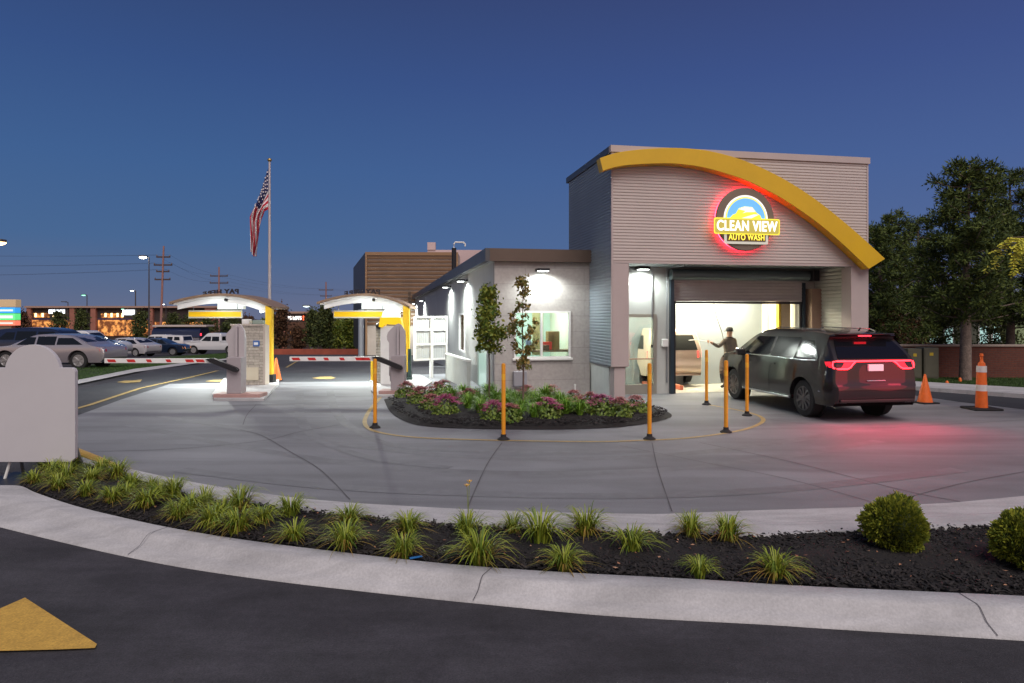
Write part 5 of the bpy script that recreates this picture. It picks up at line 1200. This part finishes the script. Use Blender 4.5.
# ---------------------------------------------------------------- person
def person():
    fp = W(upx(730, RD+.75), RD+.75, 0.012); r = thing('person', 'person in brown grey jacket and dark cap reaching out with a spray wand', 'person', fp, AL+R(8))
    # facing left-away (-x, +y); skeleton: vertex -> radius
    J = dict(pelvis=((0, 0, .93), .155), waist=((0, .01, 1.08), .150), chest=((0, .02, 1.28), .175), neckb=((0, .02, 1.44), .085), neck=((-.01, .01, 1.50), .058), head=((-.015, 0, 1.60), .088), crown=((-.015, .0, 1.68), .082),
             hipL=((-.10, 0, .88), .105), kneeL=((-.14, -.03, .50), .072), ankL=((-.16, .02, .10), .050), toeL=((-.22, .14, .04), .042),
             hipR=((.10, 0, .88), .105), kneeR=((.12, -.01, .50), .072), ankR=((.13, .03, .10), .050), toeR=((.10, .17, .04), .042),
             shL=((-.17, .02, 1.38), .078), elL=((-.34, .06, 1.20), .060), wrL=((-.54, .10, 1.32), .040), haL=((-.60, .11, 1.35), .036),
             shR=((.17, .02, 1.38), .078), elR=((.25, .06, 1.12), .060), wrR=((.12, .24, 1.04), .040), haR=((.06, .28, 1.06), .036))
    E = [('pelvis', 'waist'), ('waist', 'chest'), ('chest', 'neckb'), ('neckb', 'neck'), ('neck', 'head'), ('head', 'crown'), ('pelvis', 'hipL'), ('hipL', 'kneeL'), ('kneeL', 'ankL'), ('ankL', 'toeL'), ('pelvis', 'hipR'), ('hipR', 'kneeR'), ('kneeR', 'ankR'), ('ankR', 'toeR'),
         ('chest', 'shL'), ('shL', 'elL'), ('elL', 'wrL'), ('wrL', 'haL'), ('chest', 'shR'), ('shR', 'elR'), ('elR', 'wrR'), ('wrR', 'haR')]
    def skin(J, E, root, sub=2):
        ks = list(J); me = bpy.data.meshes.new('s'); me.from_pydata([J[k][0] for k in ks], [(ks.index(a), ks.index(b)) for a, b in E], [])
        o = bpy.data.objects.new('s', me); COL.objects.link(o); md = o.modifiers.new('s', 'SKIN'); md.use_smooth_shade = True
        for i, k in enumerate(ks): me.skin_vertices[0].data[i].radius = (J[k][1],)*2; me.skin_vertices[0].data[i].use_root = (k == root)
        s_ = o.modifiers.new('u', 'SUBSURF'); s_.levels = sub; s_.render_levels = sub
        dg = bpy.context.evaluated_depsgraph_get(); res = bpy.data.meshes.new_from_object(o.evaluated_get(dg)); bpy.data.objects.remove(o); return res
    me = skin(J, E, 'pelvis')
    jk = mat('jacket', (.115, .095, .08), .9, var=.15, vscale=8); tr_ = mat('trousers', (.05, .05, .06), .9, var=.1, vscale=8); sk = mat('skin', (.50, .30, .22), .6); sh = mat('shoes', (.02, .02, .02), .7)
    for q in (jk, tr_, sk, sh): me.materials.append(q)
    for p in me.polygons:
        c = p.center
        p.material_index = 3 if c.z < .12 else (1 if c.z < .84 else (2 if (c.z > 1.475 or c.x < -.535) else 0)); p.use_smooth = True
    o = bpy.data.objects.new('body', me); COL.objects.link(o); o.parent = r
    # jacket hem
    MB().lathe([(.175, .80), (.185, .82), (.175, .98), (.16, 1.05)], 24).build('jacket_hem', jk, r, smooth=True)
    MB().lathe([(.104, 1.645), (.108, 1.66), (.100, 1.72), (.070, 1.765), (.01, 1.775)], 20, (-.015, .0, 0)).cbox(-.09, .06, .09, .18, 1.645, 1.66, .006).build('cap', mat('dark_cap', (.03, .03, .035), .8), r, smooth=60)
    # face on the far side
    f = MB(); f.tube([(-.015, .085, 1.61), (-.015, .112, 1.585), (-.015, .09, 1.575)], [.010, .014, .008], 8)
    f.tube([(-.045, .088, 1.555), (-.015, .097, 1.553), (.015, .088, 1.555)], .006, 6)
    for s in (-1, 1): f.lathe([(.001, -.012), (.012, -.008), (.016, 0), (.012, .008), (.001, .012)], 10, (-.015+s*.094, 0, 1.60)); f.lathe([(.001, -.008), (.008, 0), (.001, .008)], 8, (-.015+s*.034, .085, 1.615))
    f.build('face', sk, r, smooth=60)
    # hand closed around the wand
    h = MB(); base = Vector((-.62, .11, 1.355))
    for i, (dz, ln) in enumerate(((.028, .9), (.010, 1.0), (-.008, .95), (-.026, .75))):
        a = base+Vector((-.02, -.012, dz)); h.tube([a, a+Vector((-.030*ln, -.012, .004)), a+Vector((-.045*ln, .012, .002)), a+Vector((-.030*ln, .032, 0))], [.010, .0095, .009, .007], 7)
    a = base+Vector((-.0, .02, .03)); h.tube([a, a+Vector((-.025, .018, .012)), a+Vector((-.045, .006, .010))], [.012, .010, .008], 7)
    h.build('hand', sk, r, smooth=True)
    wd_ = MB().tube([(-.66, .115, 1.36), (-1.05, .12, 1.41), (-1.30, .12, 1.40)], .010, 8).tube([(-.66, .115, 1.36), (-.64, .12, 1.27)], .014, 8)
    o = wd_.build('spray_wand', mat('steel_wand', (.5, .5, .5), .3, .8), loc=fp, rz=AL+R(8)); tag(o, 'thin spray wand held out by the person in the bay', 'wand')
person()
p0 = W(upx(713, RD+.9), RD+.9, zpy(296, 1, RD+.9)); p1 = W(upx(722, RD+.75), RD+.75, 1.62); p2 = W(upx(716, RD+.75), RD+.75, 1.30)
hose = MB().tube(smooth_poly([p0, p0.lerp(p1, .5)+Vector((-.04, 0, -.02)), p1, p1+Vector((.02, 0, -.25)), p2], 5), .010, 6).build('spray_hose', mat('hose_dark', (.10, .10, .09), .6)); tag(hose, 'thin dark hose hanging from the bay ceiling to the spray wand', 'hose')
q0 = W(b1-.75, RD+2.2, 2.75); hose = MB().tube(smooth_poly([q0, q0+Vector((-.18, 0, -.45)), q0+Vector((-.22, 0, -.9)), q0+Vector((-.08, 0, -1.3)), q0+Vector((.1, 0, -1.45))], 5), .012, 6).build('spray_hose', MATS['hose_dark']); tag(hose, 'curved hose hanging at the right wall of the wash bay', 'hose')

# ---------------------------------------------------------------- right side: grass verge, brick wall, cabinets, house
o = sheet('grass_verge', [(870, 366), (1400, 366), (1400, 413), (1024, 391), (916, 384.6), (880, 382.4), (860, 381)], .02, grass_m); fix_up(o)
e1 = [(860, 380.8), (916, 384.6), (1024, 391), (1400, 413)]; e2 = [(860, 386), (916, 390.2), (1024, 398), (1400, 425)]
strip('kerb', e1, e2, curb_m, .10)
A = [G(*p) for p in e2]; MB().grid([[p+Vector((0, 0, .10)) for p in A], [p+Vector((0, -.03, -.01)) for p in A]]).build('kerb_face', curb_m, kind='structure')
o = sheet('road', [(860, 388), (917, 390.5), (1024, 398.5), (1400, 426), (1400, 446.5), (1024, 409.2), (960, 401.8), (917, 395.8), (880, 390.5)], .003, lane_asphalt); fix_up(o)
a = G(880, 377.5); b = G(1300, 379.5); d = b-a; r = thing('brick_wall', 'long low red brick wall with pale cap behind the tall pine', 'wall', a, math.atan2(d.y, d.x))
MB().box(0, d.length, 0, .25, -.3, 1.06).build('bricks', red_brick, r); MB().cbox(-.02, d.length, -.04, .29, 1.063, 1.13, .01).build('cap', mat('wall_cap', (.33, .27, .23), .8, var=.1), r)
for i, (x0, x1, lab) in enumerate([(908, 922, 'grey green utility cabinet with yellow sticker nearest the dark car'), (924, 939, 'taller grey green utility cabinet against the brick wall')]):
    a = G(x0, 379.5); b = G(x1, 379.5); h = 1.02+.03*i; r = thing('utility_cabinet', lab, 'cabinet', a, 0, 'utility cabinets by the brick wall')
    w_ = b.x-a.x; MB().cbox(0, w_, 0, .5, 0, h, .02).build('body', mat('cabinet_green', (.105, .105, .075), .6, var=.08), r)
    MB().cbox(.03, w_-.03, -.015, -.003, .08, h-.06, .005).build('door', MATS['cabinet_green'], r)
    MB().box(w_*.35, w_*.6, -.022, -.018, h-.26, h-.16).build('sticker', mat('yellow_sticker', (.55, .40, .03), .5), r)
# low fallen orange markers on grass
for px, py, lab in ((947, 386, 'small orange marker flag left of the tall pine trunk base'), (960, 382.5, 'small orange marker flag at the foot of the tall pine')):
    o = MB().lathe([(.05, 0), (.045, .10), (.02, .14)], 10).build('marker', cone_orange, loc=G(px, py)+Vector((0, 0, .02)), smooth=50); tag(o, lab, 'marker', 'small orange markers on the verge')
# house behind the wall
Yh = 33.0; p = at(900, Yh); r = thing('pale_house', 'pale house with green siding and bright windows behind the brick wall and pines', 'house', (p.x, Yh, g(Yh)))
wd = at(1160, Yh).x-p.x
MB().box(0, wd, 0, 6, 0, 2.3).build('wall', mat('house_wall', (.12, .13, .10), .8), r)
MB().box(at(1004, Yh).x-p.x, wd, -.5, -.003, 0, 2.15).build('siding', mat('green_siding', (.26, .34, .18), .8), r)
MB().prism([(-.3, 2.3), (3, 3.6), (6.3, 2.3)], -.3, wd+.3, 'x').build('roof', mat('house_roof', (.05, .045, .04), .9), r)
rnd = random.Random(2)
for px in (918, 933, 948, 983, 996):
    x = at(px, Yh).x-p.x; f = MB().box(x-.25, x+.25, -.05, -.003, .95, 1.9).build('window', white_paint, r)
    MB().box(x-.18, x+.18, -.06, -.053, 1.02, 1.83).build('pane', mat('house_pane', (.25, .4, .4), .2, emit=(.5, .8, .75), estr=.7), f)
# undergrowth between the pines
for i, (px, Y, h, w2, lab) in enumerate([(878, 27, 2.2, 1.3, 'rusty dark shrub beside the right corner of the building'), (900, 30, 1.9, 1.4, 'rusty shrub rising behind the utility cabinets'), (935, 33, 2.0, 1.5, 'dark shrub behind the wall between two pines'), (995, 32, 1.8, 1.2, 'dark shrub behind the wall right of the tall pine')]):
    broadleaf('shrub', lab, put(px, Y-.5), h, .1, w2, leaf_rust if i < 2 else leaf_far, 20+i, 2600, .07, group='shrubs behind the brick wall', cat='shrub', clumps=40, cr=.45, trunk_r=.04)
# lawn blades on the verges
def lawn(name, quad, n, label, hgt=.05, wdt=.01):
    mb = MB(); rnd = random.Random(1)
    for _ in range(n):
        u, v = rnd.random(), rnd.random(); a, b, c, d_ = quad
        p = a.lerp(b, u).lerp(d_.lerp(c, u), v); h = hgt*rnd.uniform(.5, 1.3); t = rnd.uniform(0, 6.28)
        dx, dy = math.cos(t)*wdt, math.sin(t)*wdt; z = g(p.y)+.01
        mb.add([(p.x-dx, p.y-dy, z), (p.x+dx, p.y+dy, z), (p.x+rnd.uniform(-.03, .03), p.y+rnd.uniform(-.03, .03), z+h)], [(0, 1, 2)])
    tag(mb.build(name, lawn_blade, fix=False), label, 'grass', kind='stuff')
lawn('grass', [G(880, 378), G(1100, 379), G(1100, 394), G(880, 382.4)], 22000, 'short green grass on the verge before the brick wall')

# ---------------------------------------------------------------- left side: verge, kerb
o = sheet('grass_verge', [(-120, 436), (0, 399), (80, 381), (134.7, 370), (197.6, 362), (224, 359.5), (232, 353), (160, 357), (90, 367), (0, 379), (-120, 398)], .02, grass_m); fix_up(o)
strip('kerb', [(-120, 436), (0, 399), (80, 381), (134.7, 370), (197.6, 362), (224, 359.5), (245, 357)], [(-120, 443), (0, 404), (80, 385), (134.7, 373.4), (197.6, 364), (224, 361), (245, 358)], curb_m, .05)
lawn('grass', [G(-20, 383), G(226, 353), G(226, 359.3), G(-20, 404)], 36000, 'short green grass on the verge below the parked cars')
strip('kerb', [(268, 351.5), (285, 349.5), (302, 349)], [(268, 352.5), (285, 350.8), (302, 350)], curb_m, .05)
fix_up(sheet('grass_verge', [(262, 349), (380, 347), (380, 343), (262, 343)], .02, grass_m))

# ---------------------------------------------------------------- distance
# shopping centre
Ym = 150.0; gm = g(Ym)
def mz(py, Y): return HC-(py-HY)*Y/FPX
def mall(label, px0, px1, top_py, Y, piers, name='shopping_centre'):
    gz = g(Y); p = at(px0, Y); w_ = at(px1, Y).x-p.x; h = mz(top_py, Y)-gz
    r = thing(name, label, 'building', (p.x, Y, gz), 0)
    MB().box(0, w_, .5, 14, 0, h-.4).build('wall', mat('mall_wall', (.045, .030, .028), .9), r)
    MB().box(-.3, w_+.3, -.4, 14.3, h-.397, h).build('cornice', mat('mall_cornice', (.36, .23, .18), .8), r)
    for a, b in piers:
        x0, x1 = at(a, Y).x-p.x, at(b, Y).x-p.x; MB().box(x0, x1, -.2, .497, 0, h-.4).build('brick_pier', mat('mall_brick', (.30, .12, .085), .9, var=.12, vscale=1), r)
    return r, p, h, gz
r, p, h, gz = mall('long brick shopping centre with glowing shop fronts left of the street lamp', 27, 216, 306, Ym, [(27, 31), (70, 75), (91, 96), (150, 153), (205, 216)])
def mbox(r, p, px0, px1, py0, py1, Y, gz, m_, nm, off=.45):
    MB().box(at(px0, Y).x-p.x, at(px1, Y).x-p.x, off-.1, off, mz(py1, Y)-gz, mz(py0, Y)-gz).build(nm, m_, r)
glow_o = mat('shop_glow', (.2, .07, .02), .6, emit=(.95, .33, .07), estr=.55, var=.0)
# shop glow gets a blotchy look
def blotch(m_, c1, c2, s1, s2, scale):
    nt = m_.node_tree; N_ = nt.nodes; L_ = nt.links; b = N_['Principled BSDF']; tc = N_.new('ShaderNodeTexCoord'); n = N_.new('ShaderNodeTexNoise'); n.inputs['Scale'].default_value = scale; n.inputs['Detail'].default_value = 3
    r_ = N_.new('ShaderNodeValToRGB'); r_.color_ramp.elements[0].position = .42; r_.color_ramp.elements[1].position = .62
    r_.color_ramp.elements[0].color = (*[c*s1 for c in c1], 1); r_.color_ramp.elements[1].color = (*[c*s2 for c in c2], 1)
    L_.new(tc.outputs['Object'], n.inputs['Vector']); L_.new(n.outputs['Fac'], r_.inputs['Fac']); L_.new(r_.outputs['Color'], b.inputs['Emission Color']); b.inputs['Emission Strength'].default_value = 1
blotch(glow_o, (.20, .05, .015), (1, .40, .10), .35, 1.15, 1.3)
lampw = lamp_mat('shop_lamp', (1, .72, .35), 3); signw = lamp_mat('shop_sign_white', (.85, .92, 1), 2.2)
mbox(r, p, 31, 69.5, 320, 335, Ym, gz, glow_o, 'shop_window'); mbox(r, p, 97, 149, 320, 336, Ym, gz, glow_o, 'shop_window'); mbox(r, p, 154, 204, 322, 335, Ym, gz, glow_o, 'shop_window')
mbox(r, p, 32, 48, 313, 317.5, Ym, gz, glow_o, 'shop_window'); mbox(r, p, 100, 122, 313.5, 318, Ym, gz, glow_o, 'shop_window')
for a, b, c_, d_ in ((48, 64, 309.6, 313.6), (122, 135, 309.8, 315)): mbox(r, p, a, b, c_, d_, Ym, gz, signw, 'shop_sign', .3)
for x in (34, 41, 52, 104, 110, 116, 121, 138, 160): mbox(r, p, x, x+1.8, 313.2, 317, Ym, gz, lampw, 'facade_lamp', .3)
for a, b in ((32, 69), (97, 149)): mbox(r, p, a, b, 318.2, 319.8, Ym, gz, mat('dim_sign_band', (.05, .03, .08), .8), 'sign_band', .4)
r, p, h, gz = mall('distant store with white lettered sign and red exclamation mark between the gates', 281, 352, 311.5, 135, [(281, 286)])
mbox(r, p, 287, 345, 322, 331, 135, gz, mat('store_front', (.10, .045, .025), .8), 'store_front'); mbox(r, p, 290, 306, 331.5, 335, 135, gz, glow_o, 'shop_window', .3)
tx = text_mb('BIG LOTS', 1.0, .05, .03); xs_ = [q[0] for q in tx.v]; W_ = 15.5*135/FPX; s = W_/(max(xs_)-min(xs_)); xc = at(293.5, 135).x-p.x
c = (max(xs_)+min(xs_))/2; tx.v = [((x-c)*s+xc, y+.1, z*.95+mz(318.2, 135)-gz) for x, y, z in tx.v]; o = tx.build('lettering', lamp_mat('store_letters', (1, .92, .88), 2.2), r, fix=False)
tx = text_mb('!', 1.2, .05, .03); tx.v = [(x*1.3+at(303.3, 135).x-p.x, y+.1, z+mz(318.2, 135)-gz) for x, y, z in tx.v]; tx.build('lettering', lamp_mat('store_red', (1, .12, .04), 2.2), r, fix=False)
# solid red block in place of a traffic light trail on the far road
a = at(262, 62); b = at(360, 62); r = MB().box(0, b.x-a.x, 0, .3, 0, .5).build('light_trail_block', mat('light_trail_red', (.30, .07, .04), .8, var=.2, vscale=1), loc=(a.x, 62, g(62)+.35)); tag(r, 'low red block standing in for a traffic light trail beyond the second lane', 'wall')
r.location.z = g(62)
# monument sign
Ys = 60.0; p = at(-14, Ys); r = thing('pylon_sign', 'lit roadside sign with blue, green and red panels at the left edge', 'sign', (p.x, Ys, g(Ys)), 0)
w_ = at(15, Ys).x-p.x; zz = lambda py: HC-(py-HY)*Ys/FPX-g(Ys)
MB().box(.4, w_-.4, .1, .6, 0, zz(326)).build('pedestal', mat('sign_pedestal', (.2, .15, .1), .8), r)
for y0, y1, c, nm in ((307.5, 313, (.04, .32, .75), 'blue_panel'), (313.5, 320, (.12, .75, .22), 'green_panel'), (320.5, 325.5, (.85, .20, .12), 'red_panel')):
    pn = MB().cbox(0, w_, 0, .7, zz(y1), zz(y0), .02).build(nm, lamp_mat('panel_'+nm, c, .9), r)
    MB().box(w_*.1, w_*.93, -.02, -.003, zz(y1)+.15, zz(y0)-.17).build('pale_stripe', lamp_mat('stripe_'+nm, tuple(.55+.4*q for q in c), 1.0), pn)
MB().cbox(w_*.45, w_+.05, .0, .7, zz(307), zz(299.5), .03).build('crest', mat('sign_crest', (.50, .36, .22), .7, emit=(.6, .42, .22), estr=.35), r)
# street lamps
def street_lamp(label, px, Y, top_py, on, arm=-1, col=(1, .95, .8), es=25, head=.35, pr=.07):
    gz = g(Y); p = at(px, Y); h = HC-(top_py-HY)*Y/FPX-gz; r = thing('street_lamp', label, 'street lamp', (p.x, Y, gz), 0, 'street lamps over the car parks')
    MB().tube([(0, 0, 0), (0, 0, h)], pr*1.25, 10, r2=pr*.7).build('pole', mat('lamp_pole', (.06, .05, .05), .6), r, smooth=60)
    MB().lathe([(.22, 0), (.22, .5), (.1, .55)], 12).build('footing', mat('pole_footing', (.3, .28, .27), .9), r)
    MB().tube([(0, 0, h-.08), (arm*head*1.1, 0, h)], pr*.5, 6).build('bracket', MATS['lamp_pole'], r)
    MB().cbox(arm*head*2.2-head*.0, arm*head*.6, -.2, .2, h-.02, h+.14, .03).build('lamp_head', MATS['lamp_pole'], r) if arm > 0 else MB().cbox(arm*head*2.4, arm*head*.5, -.2, .2, h-.02, h+.14, .03).build('lamp_head', MATS['lamp_pole'], r)
    if on:
        lo, hi = sorted((arm*head*2.3, arm*head*.6))
        MB().lathe([(.02, -.16), ((hi-lo)*.36, -.10), ((hi-lo)*.52, -.02), ((hi-lo)*.5, .0)], 16, ((lo+hi)/2, 0, h-.02)).build('lens', lamp_mat('street_lens_%d' % es, col, es), r, smooth=60)
    return r
street_lamp('tall street lamp with bright white head left of the wooden power pole', 149, 71, 257, True, -1, es=30, head=.42)
street_lamp('small distant street lamp with bluish light left of the tall lamp', 135.5, 150, 290.5, True, -1, (.8, .95, 1), es=8, head=.5, pr=.16)
street_lamp('distant lamp with greenish light above the shopping centre', 87, 150, 295, True, -1, (.25, .9, .55), es=4, head=.5, pr=.12)
street_lamp('unlit distant lamp above the left part of the shopping centre', 68, 150, 302, False, -1, head=.6, pr=.12)
street_lamp('distant lamp with pale head over the right part of the shopping centre', 125, 148, 309, True, -1, (.8, .95, .9), es=4, head=.35, pr=.08)
street_lamp('distant lamp near the foot of the wooden power pole', 166, 145, 304, True, -1, (.9, .95, 1), es=5, head=.4, pr=.08)
street_lamp('distant lamp with pale round head left of the second canopy', 312, 90, 306, True, -1, (.75, .9, .9), es=2.5, head=.5, pr=.10)
street_lamp('near street lamp whose orange head enters at the left edge', -9, 36, 242, True, 1, (1, .62, .28), es=12, head=.32, pr=.09)
# power poles
def power_pole(label, px, Y, top_py, arms, aw, lean=0, m_=wood_pole, rr=.17):
    gz = g(Y); p = at(px, Y); h = HC-(top_py-HY)*Y/FPX-gz; r = thing('power_pole', label, 'power pole', (p.x, Y, gz), 0, 'power poles along the skyline')
    MB().tube([(0, 0, 0), (lean, 0, h)], rr*1.3, 8, r2=rr*.8).build('pole', m_, r, smooth=60)
    tips = []
    for py, w2 in arms:
        z = HC-(py-HY)*Y/FPX-gz; x = lean*z/h; hw_ = aw*w2; MB().box(x-hw_, x+hw_, -.12, .12, z-.12, z+.12).build('crossarm', mat('crossarm_wood', (.07, .05, .05), .9), r)
        for s in (-1, 1): MB().lathe([(.06, .12), (.10, .2), (.05, .34)], 8, (x+s*hw_*.96, 0, z)).build('insulator', mat('insulator', (.15, .1, .09), .5), r)
        tips.append((Vector((p.x+x-hw_*.96, Y, gz+z+.35)), Vector((p.x+x+hw_*.96, Y, gz+z+.35))))
    return tips
t1 = power_pole('tall reddish power pole with four crossarms right of the street lamp', 160, 110, 246, [(257, .75), (265, 1), (271.5, .7), (279.5, .85)], 1.45, .6)
t2 = power_pole('smaller power pole with two crossarms above the left canopy', 219, 150, 267, [(276, .95), (283, 1)], 2.0, 0, wood_pole, .2)
t3 = power_pole('distant power pole left of the second canopy', 326, 210, 282, [(290, 1), (296, .8)], 2.2, 0, wood_pole, .25)
t0 = [(Vector((-150, 130, z)), Vector((-148, 130, z))) for z in (15.5, 13, 10.5)]
t4 = [(Vector((-20, 300, 12)), Vector((-18, 300, 12))), (Vector((-20, 300, 9)), Vector((-18, 300, 9)))]
wire_m = mat('wire', (.02, .02, .025), .6)
rank = ['upper', 'second', 'lower', 'lowest']
for (A, B, nA) in ((t0, t1, 'to the left of the tall power pole'), (t1, t2, 'between the first two power poles'), (t2, t3, 'between the last two power poles'), (t3, t4, 'right of the farthest power pole')):
    for i in range(min(len(A), len(B), 3)):
        for j in range(2):
            a, b = A[i][j], B[i][j]; pts = [a.lerp(b, k/14)-Vector((0, 0, 4*.9*(k/14)*(1-k/14))) for k in range(15)]
            o = MB().tube(pts, .011, 4).build('power_line', wire_m); tag(o, f'{rank[i]} {"left" if j == 0 else "right"} power line {nA}', 'wire', 'power lines across the sky')
# flagpole and flag
Yf = 27.5; p = at(269.6, Yf); gz = g(Yf); ztop = HC-(162-HY)*Yf/FPX; r = thing('flagpole', 'tall pale metal flagpole behind the left canopy post', 'flagpole', (p.x, Yf, gz))
MB().tube([(0, 0, 0), (0, 0, ztop-gz)], .075, 14, r2=.042).build('pole', mat('flag_pole_metal', (.50, .46, .47), .4, .3), r, smooth=60)
MB().lathe([(.001, 0), (.07, .03), (.09, .08), (.07, .13), (.001, .16)], 14, (0, 0, ztop-gz)).build('finial', mat('gold_finial', (.45, .32, .12), .35, .8), r, smooth=True)
MB().lathe([(.18, 0), (.16, .06), (.10, .12)], 16).build('base', grey_metal, r, smooth=50)
# flag: drooping cloth, hoist along the pole, striped by geometry columns (s along fly, t along hoist)
def fp(s, t):                                        # s 0..1 fly, t 0..1 down the hoist
    h0, h1 = Vector((268.3, 168)), Vector((268.3, 209.5))
    top = [Vector((268.3, 168)), Vector((262, 186)), Vector((253, 208)), Vector((250, 216)), Vector((251.5, 236)), Vector((252.5, 252))]
    bot = [Vector((268.3, 209.5)), Vector((264, 211)), Vector((260.5, 218)), Vector((259, 226)), Vector((257.5, 240)), Vector((255, 257))]
    f = s*5; i = min(4, int(f)); u = f-i
    return (top[i].lerp(top[i+1], u)).lerp(bot[i].lerp(bot[i+1], u), t)
fl = thing('flag', 'United States flag hanging limp from the pale flagpole', 'flag', (p.x, Yf, gz))
red = mat('flag_red', (.42, .015, .035), .8); wh = mat('flag_white', (.62, .58, .60), .8); bl_ = mat('flag_blue', (.022, .028, .11), .8)
nS, nT = 40, 26
def fpos(i, j):
    s, t = i/nS, j/nT; q = fp(s, t); X = (q.x-512)/FPX*Yf-p.x; Z = HC-(q.y-HY)*Yf/FPX-gz
    return Vector((X, .22*math.sin(t*13+s*4)*min(1, s*3)*(.5+.5*s), Z))
cl = MB(); cl.grid([[fpos(i, j) for j in range(nT+1)] for i in range(nS+1)])
o = cl.build('cloth', [red, wh, bl_], fl, fix=False, smooth=True)
for pi, pl in enumerate(o.data.polygons):
    i, j = divmod(pi, nT); s = i/nS; t = j/nT; k = int(t*13)
    pl.material_index = 2 if (s < .34 and t < 7/13) else (0 if k % 2 == 0 else 1)
stars = MB()
for a in range(5):
    for b in range(6):
        i = 1+b*2.6; j = 1.3+a*2.7; q = fpos(i, j); q.y -= .03
        pts = [q+Vector((math.sin(k*math.pi/5)*(.045 if k % 2 == 0 else .02), 0, math.cos(k*math.pi/5)*(.045 if k % 2 == 0 else .02))) for k in range(10)]
        stars.add(pts, [tuple(range(10))])
stars.build('stars', wh, fl, fix=False)
# background trees
bt = [(6, 95, 310, 12, 1, 'tree behind the coloured roadside sign'), (58, 118, 311, 10, 0, 'dark green tree before the left shop fronts'), (82.5, 112, 309.5, 8, 0, 'dense conical tree before the brick pier of the shopping centre'), (141, 100, 312, 9, 0, 'round tree at the foot of the street lamp'),
      (188, 112, 313, 13, 0, 'low broad tree left of the first canopy bar'), (173, 118, 314, 9, 0, 'bushy tree right of the wooden power pole'), (208, 108, 315, 13, 0, 'broad tree under the yellow clearance bar'), (232, 105, 316, 12, 0, 'bushy tree right of the first clearance bar'), (249, 100, 317, 10, 1, 'rusty tree seen above the stone kiosk'),
      (281, 80, 305, 6, 1, 'dark rusty tree just right of the left yellow post'), (313, 90, 311, 6, 0, 'dark tree right of the lettered store sign'), (325, 76, 304, 6, 0, 'narrow dark tree behind the far power pole'), (338, 84, 321, 8, 2, 'green tree under the second clearance bar'), (351, 78, 318, 7, 2, 'green tree left of the grey steel column'), (371, 74, 320, 10, 0, 'green tree behind the second kiosk'), (298, 96, 328, 8, 1, 'low rusty tree below the lettered store sign'), (22, 90, 311, 7, 1, 'rusty tree between roadside sign and shop fronts')]
for i, (px, Y, ty, wpx, kd, lab) in enumerate(bt):
    h = HC-(ty-HY)*Y/FPX-g(Y)
    broadleaf('background_tree', lab, put(px, Y), h*.96, h*.12, wpx*Y/FPX*.85, (leaf_far, leaf_rust, leaf_a)[kd], 100+i, 3000, .17, group='trees in the distance', clumps=50, cr=.70, trunk_r=.12)
# far wood on the skyline
mb = MB(); rnd = random.Random(6)
for i in range(9000):
    px = rnd.uniform(-100, 1150); Y = 240+rnd.uniform(-10, 10); top = 7.0+.5*math.sin(px*.07)+.5*math.sin(px*.19+1)
    p = at(px, Y); z = g(Y)+rnd.random()**.7*top; leaf_quad(mb, Vector((p.x, Y, z)), rnd.uniform(.6, 1.2), rnd)
tag(mb.build('far_wood', leaf_far, fix=False), 'far band of dark trees along the horizon', 'trees', kind='stuff')
print('objects', len(bpy.data.objects))
